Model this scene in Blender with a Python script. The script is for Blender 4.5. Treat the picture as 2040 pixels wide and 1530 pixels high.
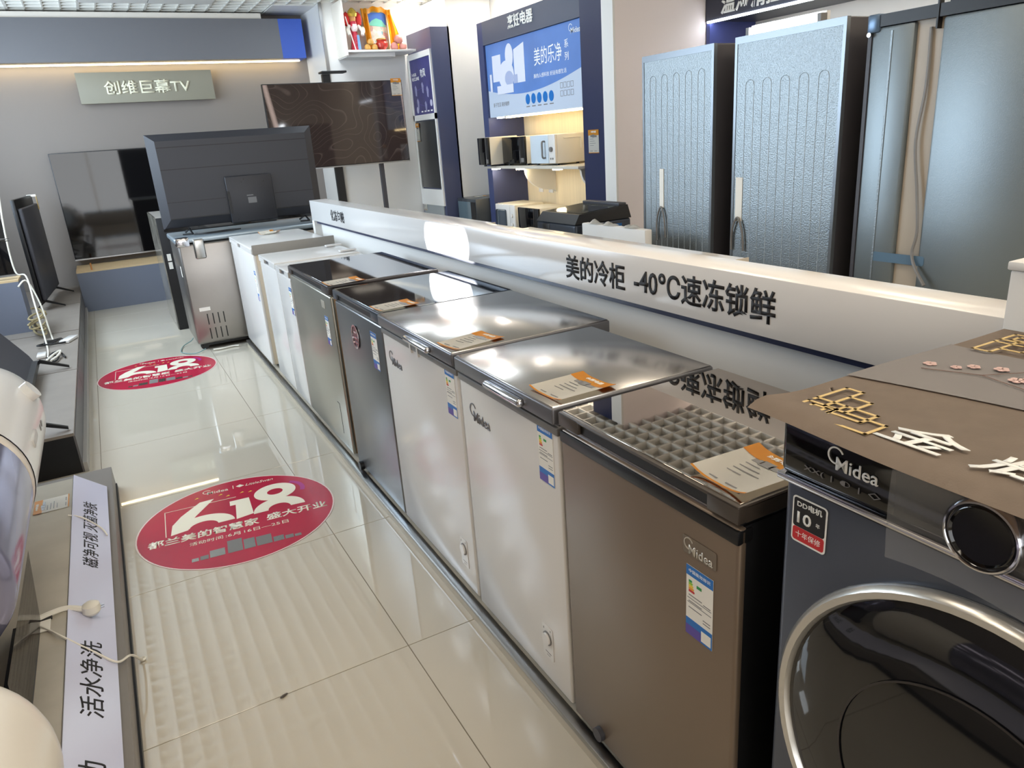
import bpy, bmesh, math, random
from mathutils import Vector as V, Matrix
random.seed(7)
for o in list(bpy.data.objects): bpy.data.objects.remove(o)
SC = bpy.context.scene
COL = SC.collection
# ---------------------------------------------------------------- camera
YAW, PITCH, ROLL, FPX = math.radians(27.8375), math.radians(18.8269), math.radians(-4.1993), 1455.47
def cam_axes():
    cy, sy, cp, sp = math.cos(YAW), math.sin(YAW), math.cos(PITCH), math.sin(PITCH)
    f = V((sy*cp, cy*cp, -sp)); r = V((cy, -sy, 0)); u = r.cross(f)
    cr, sr = math.cos(ROLL), math.sin(ROLL)
    return cr*r + sr*u, -sr*r + cr*u, f
cd = bpy.data.cameras.new('camera'); cam = bpy.data.objects.new('camera', cd); COL.objects.link(cam)
r_, u_, f_ = cam_axes()
m = Matrix((r_, u_, -f_)).transposed().to_4x4(); m.translation = V((0, 0, 1.44)); cam.matrix_world = m
cd.sensor_width = 36; cd.lens = FPX/2040*36; cd.clip_start = .02; cd.clip_end = 100
SC.camera = cam
# ---------------------------------------------------------------- view, world, lights
SC.view_settings.view_transform = 'Standard'; SC.view_settings.look = 'None'
SC.view_settings.gamma = 1; SC.view_settings.use_curve_mapping = False
SC.view_settings.exposure = 0.55
SC.cycles.caustics_reflective = False; SC.cycles.caustics_refractive = False; SC.cycles.max_bounces = 8
W = bpy.data.worlds.new('daylight'); SC.world = W; W.use_nodes = True
bg = W.node_tree.nodes['Background']; bg.inputs[0].default_value = (.72, .85, 1, 1); bg.inputs[1].default_value = 1.2
def area(name, loc, rot, sx, sy, e, col):
    l = bpy.data.lights.new(name, 'AREA'); l.shape = 'RECTANGLE'; l.size = sx; l.size_y = sy; l.energy = e; l.color = col
    o = bpy.data.objects.new(name, l); o.location = loc; o.rotation_euler = rot; COL.objects.link(o); return o
def spot(name, loc, target, e, ang, blend, col, size=.03):
    l = bpy.data.lights.new(name, 'SPOT'); l.energy = e; l.spot_size = math.radians(ang); l.spot_blend = blend; l.color = col; l.shadow_soft_size = size
    o = bpy.data.objects.new(name, l); o.location = loc
    o.rotation_euler = (V(target)-V(loc)).to_track_quat('-Z', 'Y').to_euler(); COL.objects.link(o); return o
LX_ = -1.35
# daylight through the shop front behind the photographer
area('shopfront_daylight', (1.2, -3.05, 1.5), (math.radians(90), 0, 0), 4.6, 2.3, 65, (1, .95, .88))
area('added_side_light', (LX_-.02, 6.3, 1.95), (0, math.radians(-90), 0), 1.5, 4.0, 125, (.70, .85, 1))  # cool area light added at the left wall to brighten the far end
PANEL_E, COOL_E = 5.2, 10.0
WARM = (1, .87, .70); COOL = (.84, .93, 1)
# ---------------------------------------------------------------- helpers
def lin(c):
    c /= 255.0
    return c/12.92 if c <= .04045 else ((c+.055)/1.055)**2.4
MATS = {}
def mat(name, rgb, rough=.5, metal=0, spec=.5, bump=0, bscale=80, var=0, vscale=6, coat=0, emit=None, estr=0, stretch=None, trans=0, ior=1.45, alpha=1):
    if name in MATS: return MATS[name]
    m = bpy.data.materials.new(name); m.use_nodes = True; nt = m.node_tree; b = nt.nodes['Principled BSDF']
    col = (lin(rgb[0]), lin(rgb[1]), lin(rgb[2]), 1)
    b.inputs['Base Color'].default_value = col; b.inputs['Roughness'].default_value = rough
    b.inputs['Metallic'].default_value = metal; b.inputs['Specular IOR Level'].default_value = spec
    b.inputs['Coat Weight'].default_value = coat; b.inputs['Coat Roughness'].default_value = .05
    b.inputs['Transmission Weight'].default_value = trans; b.inputs['IOR'].default_value = ior; b.inputs['Alpha'].default_value = alpha
    if emit: b.inputs['Emission Color'].default_value = (*emit, 1); b.inputs['Emission Strength'].default_value = estr
    tc = nt.nodes.new('ShaderNodeTexCoord'); mp = nt.nodes.new('ShaderNodeMapping')
    nt.links.new(tc.outputs['Object'], mp.inputs[0])
    if stretch: mp.inputs['Scale'].default_value = stretch
    if var:
        n = nt.nodes.new('ShaderNodeTexNoise'); n.inputs['Scale'].default_value = vscale; n.inputs['Detail'].default_value = 6
        r = nt.nodes.new('ShaderNodeValToRGB')
        r.color_ramp.elements[0].position = .3; r.color_ramp.elements[1].position = .7
        r.color_ramp.elements[0].color = (*[max(0, x*(1-var)) for x in col[:3]], 1); r.color_ramp.elements[1].color = (*[min(1, x*(1+var)) for x in col[:3]], 1)
        nt.links.new(mp.outputs[0], n.inputs['Vector']); nt.links.new(n.outputs[0], r.inputs[0]); nt.links.new(r.outputs[0], b.inputs['Base Color'])
    if bump:
        n = nt.nodes.new('ShaderNodeTexNoise'); n.inputs['Scale'].default_value = bscale; n.inputs['Detail'].default_value = 3
        k = nt.nodes.new('ShaderNodeBump'); k.inputs['Strength'].default_value = bump; k.inputs['Distance'].default_value = .002
        nt.links.new(mp.outputs[0], n.inputs['Vector']); nt.links.new(n.outputs[0], k.inputs['Height']); nt.links.new(k.outputs[0], b.inputs['Normal'])
    MATS[name] = m; return m
def emis(name, col, s):
    if name in MATS: return MATS[name]
    m = mat(name, (255, 255, 255), .5, emit=col, estr=s); return m
def link(name, me, material, parent=None):
    o = bpy.data.objects.new(name, me)
    if material and not me.materials: me.materials.append(material)
    COL.objects.link(o)
    if parent: o.parent = parent
    return o
def fin(name, bm, material, parent=None, smooth=False):
    bmesh.ops.recalc_face_normals(bm, faces=bm.faces)
    me = bpy.data.meshes.new(name); bm.to_mesh(me); bm.free()
    if smooth:
        me.polygons.foreach_set('use_smooth', [True]*len(me.polygons))
        try: me.set_sharp_from_angle(angle=math.radians(40))
        except Exception: pass
    return link(name, me, material, parent)
def addbox(bm, x, y, z, bev=0, seg=2):
    vs = [bm.verts.new((a, b, c)) for a in x for b in y for c in z]
    fs = [bm.faces.new([vs[i] for i in q]) for q in ((0,1,3,2),(4,6,7,5),(0,4,5,1),(2,3,7,6),(0,2,6,4),(1,5,7,3))]
    if bev:
        es = list({e for f in fs for e in f.edges})
        bmesh.ops.bevel(bm, geom=es, offset=bev, segments=seg, affect='EDGES', profile=.5)
def box(name, x, y, z, material, parent=None, bev=0, seg=2):
    bm = bmesh.new(); addbox(bm, x, y, z, bev, seg); return fin(name, bm, material, parent, smooth=bev > 0)
def boxes(name, L, material, parent=None, bev=0):
    bm = bmesh.new()
    for x, y, z in L: addbox(bm, x, y, z, bev)
    return fin(name, bm, material, parent, smooth=bev > 0)
def addring(bm, c, a, b, r, n): return [bm.verts.new(V(c)+a*(r*math.cos(2*math.pi*i/n))+b*(r*math.sin(2*math.pi*i/n))) for i in range(n)]
def perp(d):
    d = V(d).normalized(); a = d.cross(V((0, 0, 1)))
    if a.length < .01: a = d.cross(V((1, 0, 0)))
    a.normalize(); return d, a, d.cross(a)
def addcyl(bm, p, q, r, r2=None, n=20):
    d, a, b = perp(V(q)-V(p)); A = addring(bm, p, a, b, r, n); B = addring(bm, q, a, b, r if r2 is None else r2, n)
    for i in range(n): bm.faces.new((A[i], A[(i+1) % n], B[(i+1) % n], B[i]))
    bm.faces.new(A[::-1]); bm.faces.new(B)
def cyl(name, p, q, r, material, parent=None, r2=None, n=20):
    bm = bmesh.new(); addcyl(bm, p, q, r, r2, n); return fin(name, bm, material, parent, True)
def lathe(name, o, axis, prof, material, parent=None, n=40, squash=None):
    bm = bmesh.new(); d, a, b = perp(axis); o = V(o); prev = None
    if squash: b = b*squash
    for t, r in prof:
        if r < 1e-5: cur = [bm.verts.new(o+d*t)]
        else: cur = addring(bm, o+d*t, a, b, r, n)
        if prev:
            if len(prev) == 1 and len(cur) > 1:
                for i in range(n): bm.faces.new((prev[0], cur[i], cur[(i+1) % n]))
            elif len(cur) == 1 and len(prev) > 1:
                for i in range(n): bm.faces.new((prev[i], prev[(i+1) % n], cur[0]))
            elif len(cur) > 1:
                for i in range(n): bm.faces.new((prev[i], prev[(i+1) % n], cur[(i+1) % n], cur[i]))
        prev = cur
    return fin(name, bm, material, parent, True)
def smoothpts(P, k=6):
    P = [V(p) for p in P]; out = []
    for i in range(len(P)-1):
        p0 = P[max(i-1, 0)]; p1 = P[i]; p2 = P[i+1]; p3 = P[min(i+2, len(P)-1)]
        for j in range(k):
            t = j/k; out.append(.5*((2*p1)+(p2-p0)*t+(2*p0-5*p1+4*p2-p3)*t*t+(3*p1-p0-3*p2+p3)*t**3))
    out.append(P[-1]); return out
def addtube(bm, P, r, n=6, closed=False):
    P = [V(p) for p in P]; rings = []; L = len(P); a = None
    for i, p in enumerate(P):
        if closed: d = P[(i+1) % L]-P[i-1]
        else: d = P[min(i+1, L-1)]-P[max(i-1, 0)]
        d.normalize()
        if a is None: _, a, b = perp(d)
        else:
            a = a-d*a.dot(d)
            if a.length < 1e-6: _, a, b = perp(d)
            a.normalize(); b = d.cross(a)
        rings.append(addring(bm, p, a, b, r, n))
    for i in range(L if closed else L-1):
        A, B = rings[i], rings[(i+1) % L]
        for j in range(n): bm.faces.new((A[j], A[(j+1) % n], B[(j+1) % n], B[j]))
    if not closed: bm.faces.new(rings[0][::-1]); bm.faces.new(rings[-1])
def tube(name, P, r, material, parent=None, n=6, closed=False, k=6):
    bm = bmesh.new(); addtube(bm, smoothpts(P, k) if k else P, r, n, closed); return fin(name, bm, material, parent, True)
def surf(name, fn, nu, nv, material, parent=None, th=.002):
    bm = bmesh.new(); G = [[bm.verts.new(fn(i/nu, j/nv)) for j in range(nv+1)] for i in range(nu+1)]
    for i in range(nu):
        for j in range(nv): bm.faces.new((G[i][j], G[i+1][j], G[i+1][j+1], G[i][j+1]))
    if th: bmesh.ops.solidify(bm, geom=bm.faces[:], thickness=th)
    return fin(name, bm, material, parent, True)
class Fr:                                                  # a drawing frame on a surface: origin, right, up
    def __init__(s, o, r, u): s.o = V(o); s.r = V(r).normalized(); s.u = V(u).normalized(); s.n = s.r.cross(s.u)
    def P(s, a, b, c=0): return s.o+s.r*a+s.u*b+s.n*c
    def at(s, a, b, c=0): return Fr(s.P(a, b, c), s.r, s.u)
def addplate(bm, F, pts, c0=0, c1=.001):
    A = [bm.verts.new(F.P(x, y, c0)) for x, y in pts]; B = [bm.verts.new(F.P(x, y, c1)) for x, y in pts]; n = len(pts)
    bm.faces.new(A[::-1]); bm.faces.new(B)
    for i in range(n): bm.faces.new((A[i], A[(i+1) % n], B[(i+1) % n], B[i]))
def plate(name, F, pts, material, parent=None, c0=0, c1=.001):
    bm = bmesh.new(); addplate(bm, F, pts, c0, c1); return fin(name, bm, material, parent)
def plates(name, F, L, material, parent=None, c0=0, c1=.001):
    bm = bmesh.new()
    for p in L: addplate(bm, F, p, c0, c1)
    return fin(name, bm, material, parent)
def rect(x0, x1, y0, y1): return [(x0, y0), (x1, y0), (x1, y1), (x0, y1)]
def rrect(w, h, r, k=5):
    out = []
    for cx, cy, a in ((w/2-r, h/2-r, 0), (-w/2+r, h/2-r, 90), (-w/2+r, -h/2+r, 180), (w/2-r, -h/2+r, 270)):
        for i in range(k+1): t = math.radians(a+90*i/k); out.append((cx+r*math.cos(t), cy+r*math.sin(t)))
    return out
def ell(a, b, n=40, cx=0, cy=0): return [(cx+a*math.cos(2*math.pi*i/n), cy+b*math.sin(2*math.pi*i/n)) for i in range(n)]
def arcband(bm, F, r0, r1, a0, a1, c0, c1, n=36, sx=1, sy=1):
    pr = None
    for i in range(n+1):
        t = math.radians(a0+(a1-a0)*i/n); w0 = r0; w1 = r1
        q = [bm.verts.new(F.P(rr*math.cos(t)*sx, rr*math.sin(t)*sy, c)) for rr, c in ((w0, c0), (w1, c0), (w1, c1), (w0, c1))]
        if pr:
            for j in range(4): bm.faces.new((pr[j], pr[(j+1) % 4], q[(j+1) % 4], q[j]))
        pr = q
def textmesh(body, bold=0.0):
    c = bpy.data.curves.new('lettering', 'FONT'); c.body = body; c.offset = bold; c.extrude = 0; c.resolution_u = 3
    o = bpy.data.objects.new('lettering', c); COL.objects.link(o)
    dg = bpy.context.evaluated_depsgraph_get(); dg.update()
    me = bpy.data.meshes.new_from_object(o.evaluated_get(dg))
    bpy.data.objects.remove(o); bpy.data.curves.remove(c); return me
def text(name, body, F, material, parent=None, w=None, h=None, bold=.012, th=.0012, ital=0, anchor='c'):
    me = textmesh(body, bold)
    xs = [v.co.x for v in me.vertices]; ys = [v.co.y for v in me.vertices]
    x0, x1, y0, y1 = min(xs), max(xs), min(ys), max(ys)
    sx = w/(x1-x0) if w else None; sy = h/(y1-y0) if h else None
    if sx is None: sx = sy
    if sy is None: sy = sx
    cx = (x0+x1)/2 if anchor == 'c' else x0; cy = (y0+y1)/2
    for v in me.vertices:
        a = (v.co.x-cx)*sx; b = (v.co.y-cy)*sy; v.co = F.P(a+ital*b, b, 0)
    bm = bmesh.new(); bm.from_mesh(me); bpy.data.meshes.remove(me)
    for f in bm.faces:
        f.normal_update()
        if f.normal.dot(F.n) < 0: f.normal_flip()
    if th:
        r = bmesh.ops.extrude_face_region(bm, geom=bm.faces[:])
        bmesh.ops.translate(bm, verts=[g for g in r['geom'] if isinstance(g, bmesh.types.BMVert)], vec=F.n*th)
    me2 = bpy.data.meshes.new(name); bm.to_mesh(me2); bm.free()
    return link(name, me2, material, parent)
def thing(name, label, cat, loc=(0, 0, 0), rz=0, group=None):
    o = bpy.data.objects.new(name, None); COL.objects.link(o); o.location = loc; o.rotation_euler = (0, 0, rz); o.empty_display_size = .1
    o['label'] = label; o['category'] = cat
    if group: o['group'] = group
    return o
def tag(o, label, cat, group=None):
    o['label'] = label; o['category'] = cat
    if group: o['group'] = group
    return o
def struct(o): o['kind'] = 'structure'; return o
X, Y, Z = V((1, 0, 0)), V((0, 1, 0)), V((0, 0, 1))
def logo(name, F, w, material, parent, th=.0012):              # ring with the lettering growing out of it
    o = text(name, 'Midea', F.at(w*.56, -w*.075), material, parent, w=w*.78, bold=.008, th=th)
    bm = bmesh.new(); bm.from_mesh(o.data); arcband(bm, F.at(w*.155, w*.06), w*.128, w*.155, 25, 300, 0, th)
    bm.to_mesh(o.data); bm.free(); return o
# ---------------------------------------------------------------- materials
M_TILE = mat('ivory_porcelain', (198, 190, 174), .022, var=.025, vscale=2.5, spec=.95)
M_GROUT = mat('grout', (120, 108, 92), .8)
M_WHITE = mat('white_paint', (228, 226, 222), .5)
M_PINK = mat('warm_wall_paint', (238, 228, 226), .55)
M_GREYWALL = mat('grey_wall_panel', (136, 128, 122), .5)
M_CREAM = mat('cream_wall', (232, 224, 212), .55)
M_NAVY = mat('navy_laminate', (42, 48, 78), .35)
M_SLATE = mat('slate_blue_laminate', (112, 118, 134), .45, bump=.05, bscale=300)
M_BLUE = mat('royal_blue_panel', (62, 96, 190), .5)
M_BLACK = mat('black_plastic', (20, 20, 22), .4)
M_BLKG = mat('black_gloss', (12, 12, 14), .06, spec=.6)
M_DKGREY = mat('dark_grey_plastic', (66, 66, 72), .45)
M_GREY = mat('grey_plastic', (120, 118, 116), .4)
M_APPL = mat('white_appliance_enamel', (226, 223, 219), .18)
M_STEEL = mat('brushed_steel', (172, 170, 166), .24, metal=1, bump=.05, bscale=40, stretch=(1, 60, 1))
M_LIDSTEEL = mat('satin_steel_lid', (205, 200, 194), .2, metal=1, bump=.02, bscale=30, stretch=(40, 1, 1))
M_LIDEDGE = mat('graphite_lid_edge', (112, 112, 116), .35, metal=.5)
M_CHROME = mat('chrome', (200, 200, 204), .12, metal=1)
M_ALU = mat('aluminium', (170, 172, 174), .28, metal=1)
M_BROWN = mat('taupe_metallic_front', (130, 114, 98), .34, metal=.35)
M_BROWND = mat('dark_taupe_plastic', (72, 64, 57), .38)
M_GLASSLID = mat('bronze_mirror_glass', (186, 176, 165), .015, metal=1)
M_GLASSBLK = mat('blue_grey_mirror_glass', (150, 158, 164), .04, metal=1)
M_ORANGE = mat('orange_print', (238, 166, 56), .5)
M_PAPER = mat('white_card', (240, 236, 226), .6)
M_INK = mat('black_ink', (28, 26, 28), .6)
M_INKGREY = mat('grey_ink', (120, 118, 118), .6)
M_LBLUE = mat('label_blue', (28, 112, 190), .4)
M_LPURP = mat('label_violet', (92, 74, 160), .4)
M_RED = mat('red_print', (200, 44, 50), .4)
M_GREEN = mat('green_print', (40, 150, 80), .4)
M_YEL = mat('yellow_print', (240, 210, 60), .4)
M_STICK = mat('crimson_floor_film', (178, 32, 62), .16, var=.12, vscale=3)
M_STKWH = mat('cream_floor_print', (240, 234, 214), .2)
M_MAG = mat('magenta_print', (170, 40, 130), .25)
M_WHT = mat('white_letter', (245, 245, 240), .4)
M_GALV = mat('galvanised_sheet', (140, 147, 150), .4, metal=.85, bump=1.0, bscale=150)
M_GALV2 = mat('smooth_galvanised_sheet', (126, 134, 137), .42, metal=.8, bump=.15, bscale=260)
M_FRIDGE = mat('graphite_fridge_side', (74, 72, 76), .4, metal=.3)
M_STONE = mat('grey_stone_counter', (176, 169, 154), .28, var=.16, vscale=5, bump=.03)
M_TVTOP = mat('grey_brown_floor_tile', (134, 126, 118), .45, var=.06, vscale=8)
M_TVSIDE = mat('dark_grey_tile', (96, 94, 96), .5)
M_WOOD = mat('pale_wood', (206, 180, 140), .5)
M_STRIP = mat('pale_lilac_film', (202, 204, 226), .16)
M_GOLD = mat('gold_print', (214, 184, 120), .4)
M_YELCLOTH = mat('yellow_silk', (246, 176, 30), .4, var=.12, vscale=14)
M_CORDW = mat('white_cord', (232, 228, 216), .5)
M_CORDB = mat('black_cord', (24, 24, 26), .5)
# ================================================================ SETTING
LX, RX, BY, FY, CZ = -1.35, 4.20, -3.2, 9.3, 2.9
fl = struct(box('floor', (LX-.1, 5.35), (BY-.1, FY+.1), (-.06, -.002), M_GROUT))
bm = bmesh.new(); addbox(bm, (.0012, .7988), (.0012, .7988), (-.012, 0), .0008, 1)
t0 = fin('floor_tile', bm, M_TILE, fl)
first = True
for i in range(-2, 7):
    for j in range(-6, 10):
        o = t0 if first else link('floor_tile', t0.data, None, fl)
        first = False; o.location = (.535+.8*(i-1), 1.807+.8*(j), 0)
struct(box('wall_far', (LX, RX), (FY, FY+.1), (0, 3.1), M_GREYWALL))
struct(boxes('wall_left', [((LX-.1, LX), (BY, 4.3), (0, 3.1)), ((LX-.1, LX), (8.3, FY), (0, 3.1)), ((LX-.1, LX), (4.3, 8.3), (0, 1.2)), ((LX-.1, LX), (4.3, 8.3), (2.7, 3.1))], M_GREYWALL))
w2_ = struct(box('added_window', (LX-.07, LX-.06), (4.3, 8.3), (1.2, 2.7), mat('added_window_glass', (255, 255, 255), .0, trans=1, ior=1.01)))  # unseen window, added as a source for the cool far light
for yy in (4.3, 5.62, 6.95, 8.25): box('window_frame', (LX-.09, LX-.04), (yy, yy+.05), (1.2, 2.7), M_ALU, w2_)
wr = struct(box('wall_right', (RX, RX+.1), (5.12, FY), (0, 3.1), M_CREAM))
struct(box('wall_return', (2.51, RX), (8.5, FY), (0, 3.1), M_WHITE))
struct(box('trim_1', (2.495, 2.53), (8.485, 8.5), (0, 2.9), M_ALU))
wb = struct(boxes('wall_back', [((LX, 5.25), (BY-.1, BY), (0, .3)), ((LX, 5.25), (BY-.1, BY), (2.65, 3.1)), ((LX, -1.15), (BY-.1, BY), (.3, 2.65)), ((3.55, 5.25), (BY-.1, BY), (.3, 2.65))], M_WHITE))
w1 = struct(box('window_1', (-1.15, 3.55), (BY-.07, BY-.06), (.3, 2.65), mat('shop_window_glass', (255, 255, 255), .0, trans=1, ior=1.01)))
for k, xx in enumerate((-1.15, 0, 1.2, 2.4, 3.5)): box('window_frame', (xx, xx+.05), (BY-.1, BY-.03), (.3, 2.65), M_ALU, w1)
# ceiling: a backing slab with one egg-crate panel per module
ce = struct(box('ceiling', (LX, 5.25), (BY, FY), (2.965, 3.1), mat('ceiling_backing', (214, 216, 218), .7)))
M_GRID = mat('egg_crate_white', (232, 230, 222), .45)
PM = .6; NC = 4
bm = bmesh.new()
for k in range(NC+1):
    a = k*PM/NC; th = .012 if k in (0, NC) else .006
    addbox(bm, (max(0, a-th), min(PM, a+th)), (0, PM), (2.9, 2.965)); addbox(bm, (0, PM), (max(0, a-th), min(PM, a+th)), (2.9, 2.965))
bm.normal_update(); gp = bpy.data.meshes.new('grid_panel'); bmesh.ops.recalc_face_normals(bm, faces=bm.faces); bm.to_mesh(gp); bm.free(); gp.materials.append(M_GRID)
bm = bmesh.new(); addbox(bm, (.004, PM-.004), (.004, PM-.004), (2.893, 2.965)); sp_ = bpy.data.meshes.new('solid_panel'); bmesh.ops.recalc_face_normals(bm, faces=bm.faces); bm.to_mesh(sp_); bm.free(); sp_.materials.append(M_WHITE)
LIGHTS = {(0, 12): COOL, (0, 14): COOL, (0, 16): COOL, (0, 18): COOL, (6, 15): COOL, (6, 18): COOL, (3, 3): WARM, (4, 9): WARM, (2, 8): WARM, (4, 6): WARM, (6, 4): WARM, (2, 4): WARM, (5, 7): WARM, (1, 7): WARM, (7, 8): WARM, (9, 6): WARM, (9, 9): WARM, (7, 10): WARM, (10, 4): WARM, (4, 1): WARM, (8, 4): WARM}  # unseen panels, added to brighten the near row and the far floor
for i in range(12):
    for j in range(21):
        px, py = LX-.2+i*PM, BY-.15+j*PM
        if (i, j) in LIGHTS:
            wl = LIGHTS[(i, j)] is WARM; t = thing('added_ceiling_light', ('warm' if wl else 'cool')+' white square LED panel, unseen, added to light the room', 'ceiling light', (px, py, 2.9), group=('warm' if wl else 'cool')+' LED ceiling panels')
            boxes('light_frame', [((0, PM), (0, .025), (-.008, .03)), ((0, PM), (PM-.025, PM), (-.008, .03)), ((0, .025), (.025, PM-.025), (-.008, .03)), ((PM-.025, PM), (.025, PM-.025), (-.008, .03))], M_WHITE, t)
            box('diffuser', (.025, PM-.025), (.025, PM-.025), (-.004, .01), emis('led_warm', WARM, PANEL_E) if wl else emis('led_cool', COOL, COOL_E), t)
        else:
            s = (i, j) in {(3, 19), (4, 19), (6, 20), (5, 12), (7, 10), (3, 9)}
            o = link('solid_panel' if s else 'grid_panel', sp_ if s else gp, None, ce); o.location = (px, py, 0)
# ================================================================ FREEZER ROW (its line runs 0.6 degrees off the tiles)
RZ = -math.atan(.0105)
def row(v, u): return .745+.0105*(v-1)+u, v
pf = thing('display_platform', 'low tiled plinth with an aluminium edge under the freezer row', 'platform', (*row(.0, 0), 0), RZ)
box('plinth_body', (.012, .60), (-.6, 5.95), (0, .045), M_TILE, pf)
box('metal_edge', (.0, .03), (-.6, 5.95), (.032, .05), M_ALU, pf, .002)
box('plinth_face', (.004, .0125), (-.6, 5.95), (0, .032), mat('plinth_front', (186, 176, 158), .3), pf)
# partition with the long sign beam
pt = thing('display_partition', 'long white partition with a lettered sign beam behind the chest freezers', 'partition', (*row(1.0, .605), 0), RZ)
box('panel', (.05, .09), (-.32, 4.66), (0, .94), M_WHITE, pt)
box('sign_beam', (0, .13), (-.32, 4.70), (.928, 1.075), mat('white_sign_beam', (238, 235, 232), .16), pt, .003)
box('shadow_gap', (.022, .05), (-.32, 4.66), (.908, .928), M_NAVY, pt)
box('end_post', (.0, .05), (4.64, 4.70), (.0, .928), M_WHITE, pt)
FB = Fr((-.0005, 0, 0), -Y, Z)
text('lettering', '美的冷柜', FB.at(-.95, 1.0), M_INK, pt, w=.335, h=.083, bold=.018)
text('lettering', '-40℃速冻锁鲜', FB.at(-.465, 1.005), M_INK, pt, w=.545, h=.085, bold=.018)
text('lettering', '化冻包赔', FB.at(-3.97, 1.0), M_INK, pt, w=.32, h=.075, bold=.014)
pp = thing('partition_post', 'white square post standing at the near end of the sign beam', 'post', (*row(.66, .6), 0), RZ)
box('shaft', (-.02, .14), (-.3, .012), (0, 1.165), M_WHITE, pp, .004); box('cap', (-.024, .144), (-.304, .016), (1.165, 1.18), M_WHITE, pp, .003)
def elabel(parent, F, w=.066, h=.142):                       # blue-headed energy label; its code squares are left blank
    c = plate('energy_label', F, rect(-w/2, w/2, -h/2, h/2), M_PAPER, parent, 0, .0008)
    plate('label_header', F, rect(-w/2, w/2, h*.36, h/2), M_LBLUE, c, .0008, .0012)
    text('label_lettering', '中国能效标识', F.at(0, h*.435, .0012), M_WHT, c, w=w*.8, h=h*.05, bold=0, th=.0002)
    plate('label_footer', F, rect(-w/2, w/2, -h/2, -h*.26), M_LBLUE, c, .0008, .0012)
    plate('label_corner', F, rect(-w/2, w*.08, -h/2, -h*.36), M_LPURP, c, .0012, .0014)
    plate('label_patch', F, rect(w*.1, w*.46, -h*.47, -h*.32), M_PAPER, c, .0012, .0015)
    for k, mt in enumerate((M_GREEN, mat('lime_print', (150, 200, 60), .4), M_YEL, M_ORANGE, M_RED)):
        plate('rating_bar', F, [(-w*.4, h*(.3-.035*k)), (-w*(.3-.025*k), h*(.3-.035*k)), (-w*(.27-.025*k), h*(.285-.035*k)), (-w*(.3-.025*k), h*(.27-.035*k)), (-w*.4, h*(.27-.035*k))], mt, c, .0008, .0012)
    plates('rule', F, [rect(-w*.45, w*.45, y*h, y*h+.0012) for y in (.035, -.03)] + [rect(-w*.4, w*.1, y*h, y*h+.0016) for y in (.08, -.01, -.1)] + [rect(w*.15, w*.42, y*h, y*h+.0016) for y in (.06, -.16, -.2)], M_INKGREY, c, .0008, .0011)
    plate('grade_mark', F, rect(-w*.1, w*.08, h*.24, h*.28), M_GREEN, c, .0008, .0012)
    return c
TAGN = 0
def price_tag(label, F, w=.13, h=.155, curl=.006):            # orange-headed price card
    t = thing('price_tag', label, 'price tag', F.o, group=None)
    G = Fr((0, 0, 0), F.r, F.u)
    surf('card', lambda a, b: G.P((a-.5)*w, (b-.5)*h, .0012+curl*(abs(a-.5)*2)**3), 8, 6, M_PAPER, t, .0008)
    H = lambda x: .0020+curl*(abs(x/w)*2)**3
    surf('heading', lambda a, b: G.P((a-.5)*w, h*(.26+.24*b), H((a-.5)*w)), 8, 2, M_ORANGE, t, .0004)
    surf('border', lambda a, b: G.P((a-.5)*w, h*(-.5+.03*b), H((a-.5)*w)), 8, 1, M_ORANGE, t, .0004)
    text('heading_lettering', '金辉电器', G.at(0, h*.41, .0026), M_PAPER, t, w=w*.5, h=h*.085, bold=.02, th=.0003)
    plates('product_picture', G, [rect(-w*.3, -w*.1, h*.19, h*.28), rect(-w*.12, w*.08, h*.17, h*.3), rect(w*.05, w*.3, h*.18, h*.26)], M_GREY, t, .0022, .0026)
    plates('ruled_line', G, [rect(-w*.36, w*(.0+.1*(k % 3)), h*(.1-.09*k), h*(.1-.09*k)+.0022) for k in range(4)], M_INKGREY, t, .0022, .0025)
    plates('printed_date', G, [rect(-w*.36, -w*.1, -h*.42, -h*.4), rect(w*.05, w*.3, -h*.42, -h*.4)], M_INKGREY, t, .0022, .0025)
    return t
def freezer(label, v0, v1, u, d, top, lid_t, body, lid, side=None, name='chest_freezer', gap=None):
    """chest freezer, near end at v0, front on line u; returns thing, width, height above plinth"""
    x, y = row(v0, u); t = thing(name, label, 'freezer', (x, y, .05), RZ, 'chest freezers along the partition')
    w = v1-v0; H = top-.05; hb = H-lid_t
    box('front_panel', (0, .02), (0, w), (.02, hb), body, t, .008, 3)
    box('cabinet', (.012, d), (.003, w-.003), (.02, hb), side or body, t, .004)
    for a in (.06, d-.06):
        for b in (.06, w-.06): cyl('foot', (a, b, 0), (a, b, .022), .022, M_BLACK, t)
    box('gasket', (.008, d-.008), (.008, w-.008), (hb-.001, hb+.006), gap or M_GREY, t)
    return t, w, hb, H
FF = lambda: Fr((-.0006, 0, 0), -Y, Z)                          # the freezer front as a drawing frame
def dial(t, y, z):
    F = FF(); c = plate('dial_panel', F.at(-y, z), rrect(.05, .1, .006), M_APPL, t, 0, .0015)
    d = cyl('dial_ring', F.P(-y, z+.012, 0), F.P(-y, z+.012, .004), .02, M_GREY, c, n=28); cyl('dial_knob', F.P(-y, z+.012, .003), F.P(-y, z+.012, .009), .0165, M_APPL, c, n=28)
    plates('dial_mark', F.at(-y, z), [rect(-.014, .014, -.034, -.032), rect(-.008, .008, -.042, -.0405), rect(-.018, -.015, .034, .04), rect(.014, .017, .038, .044)], M_INKGREY, c, .0015, .0019)
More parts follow.
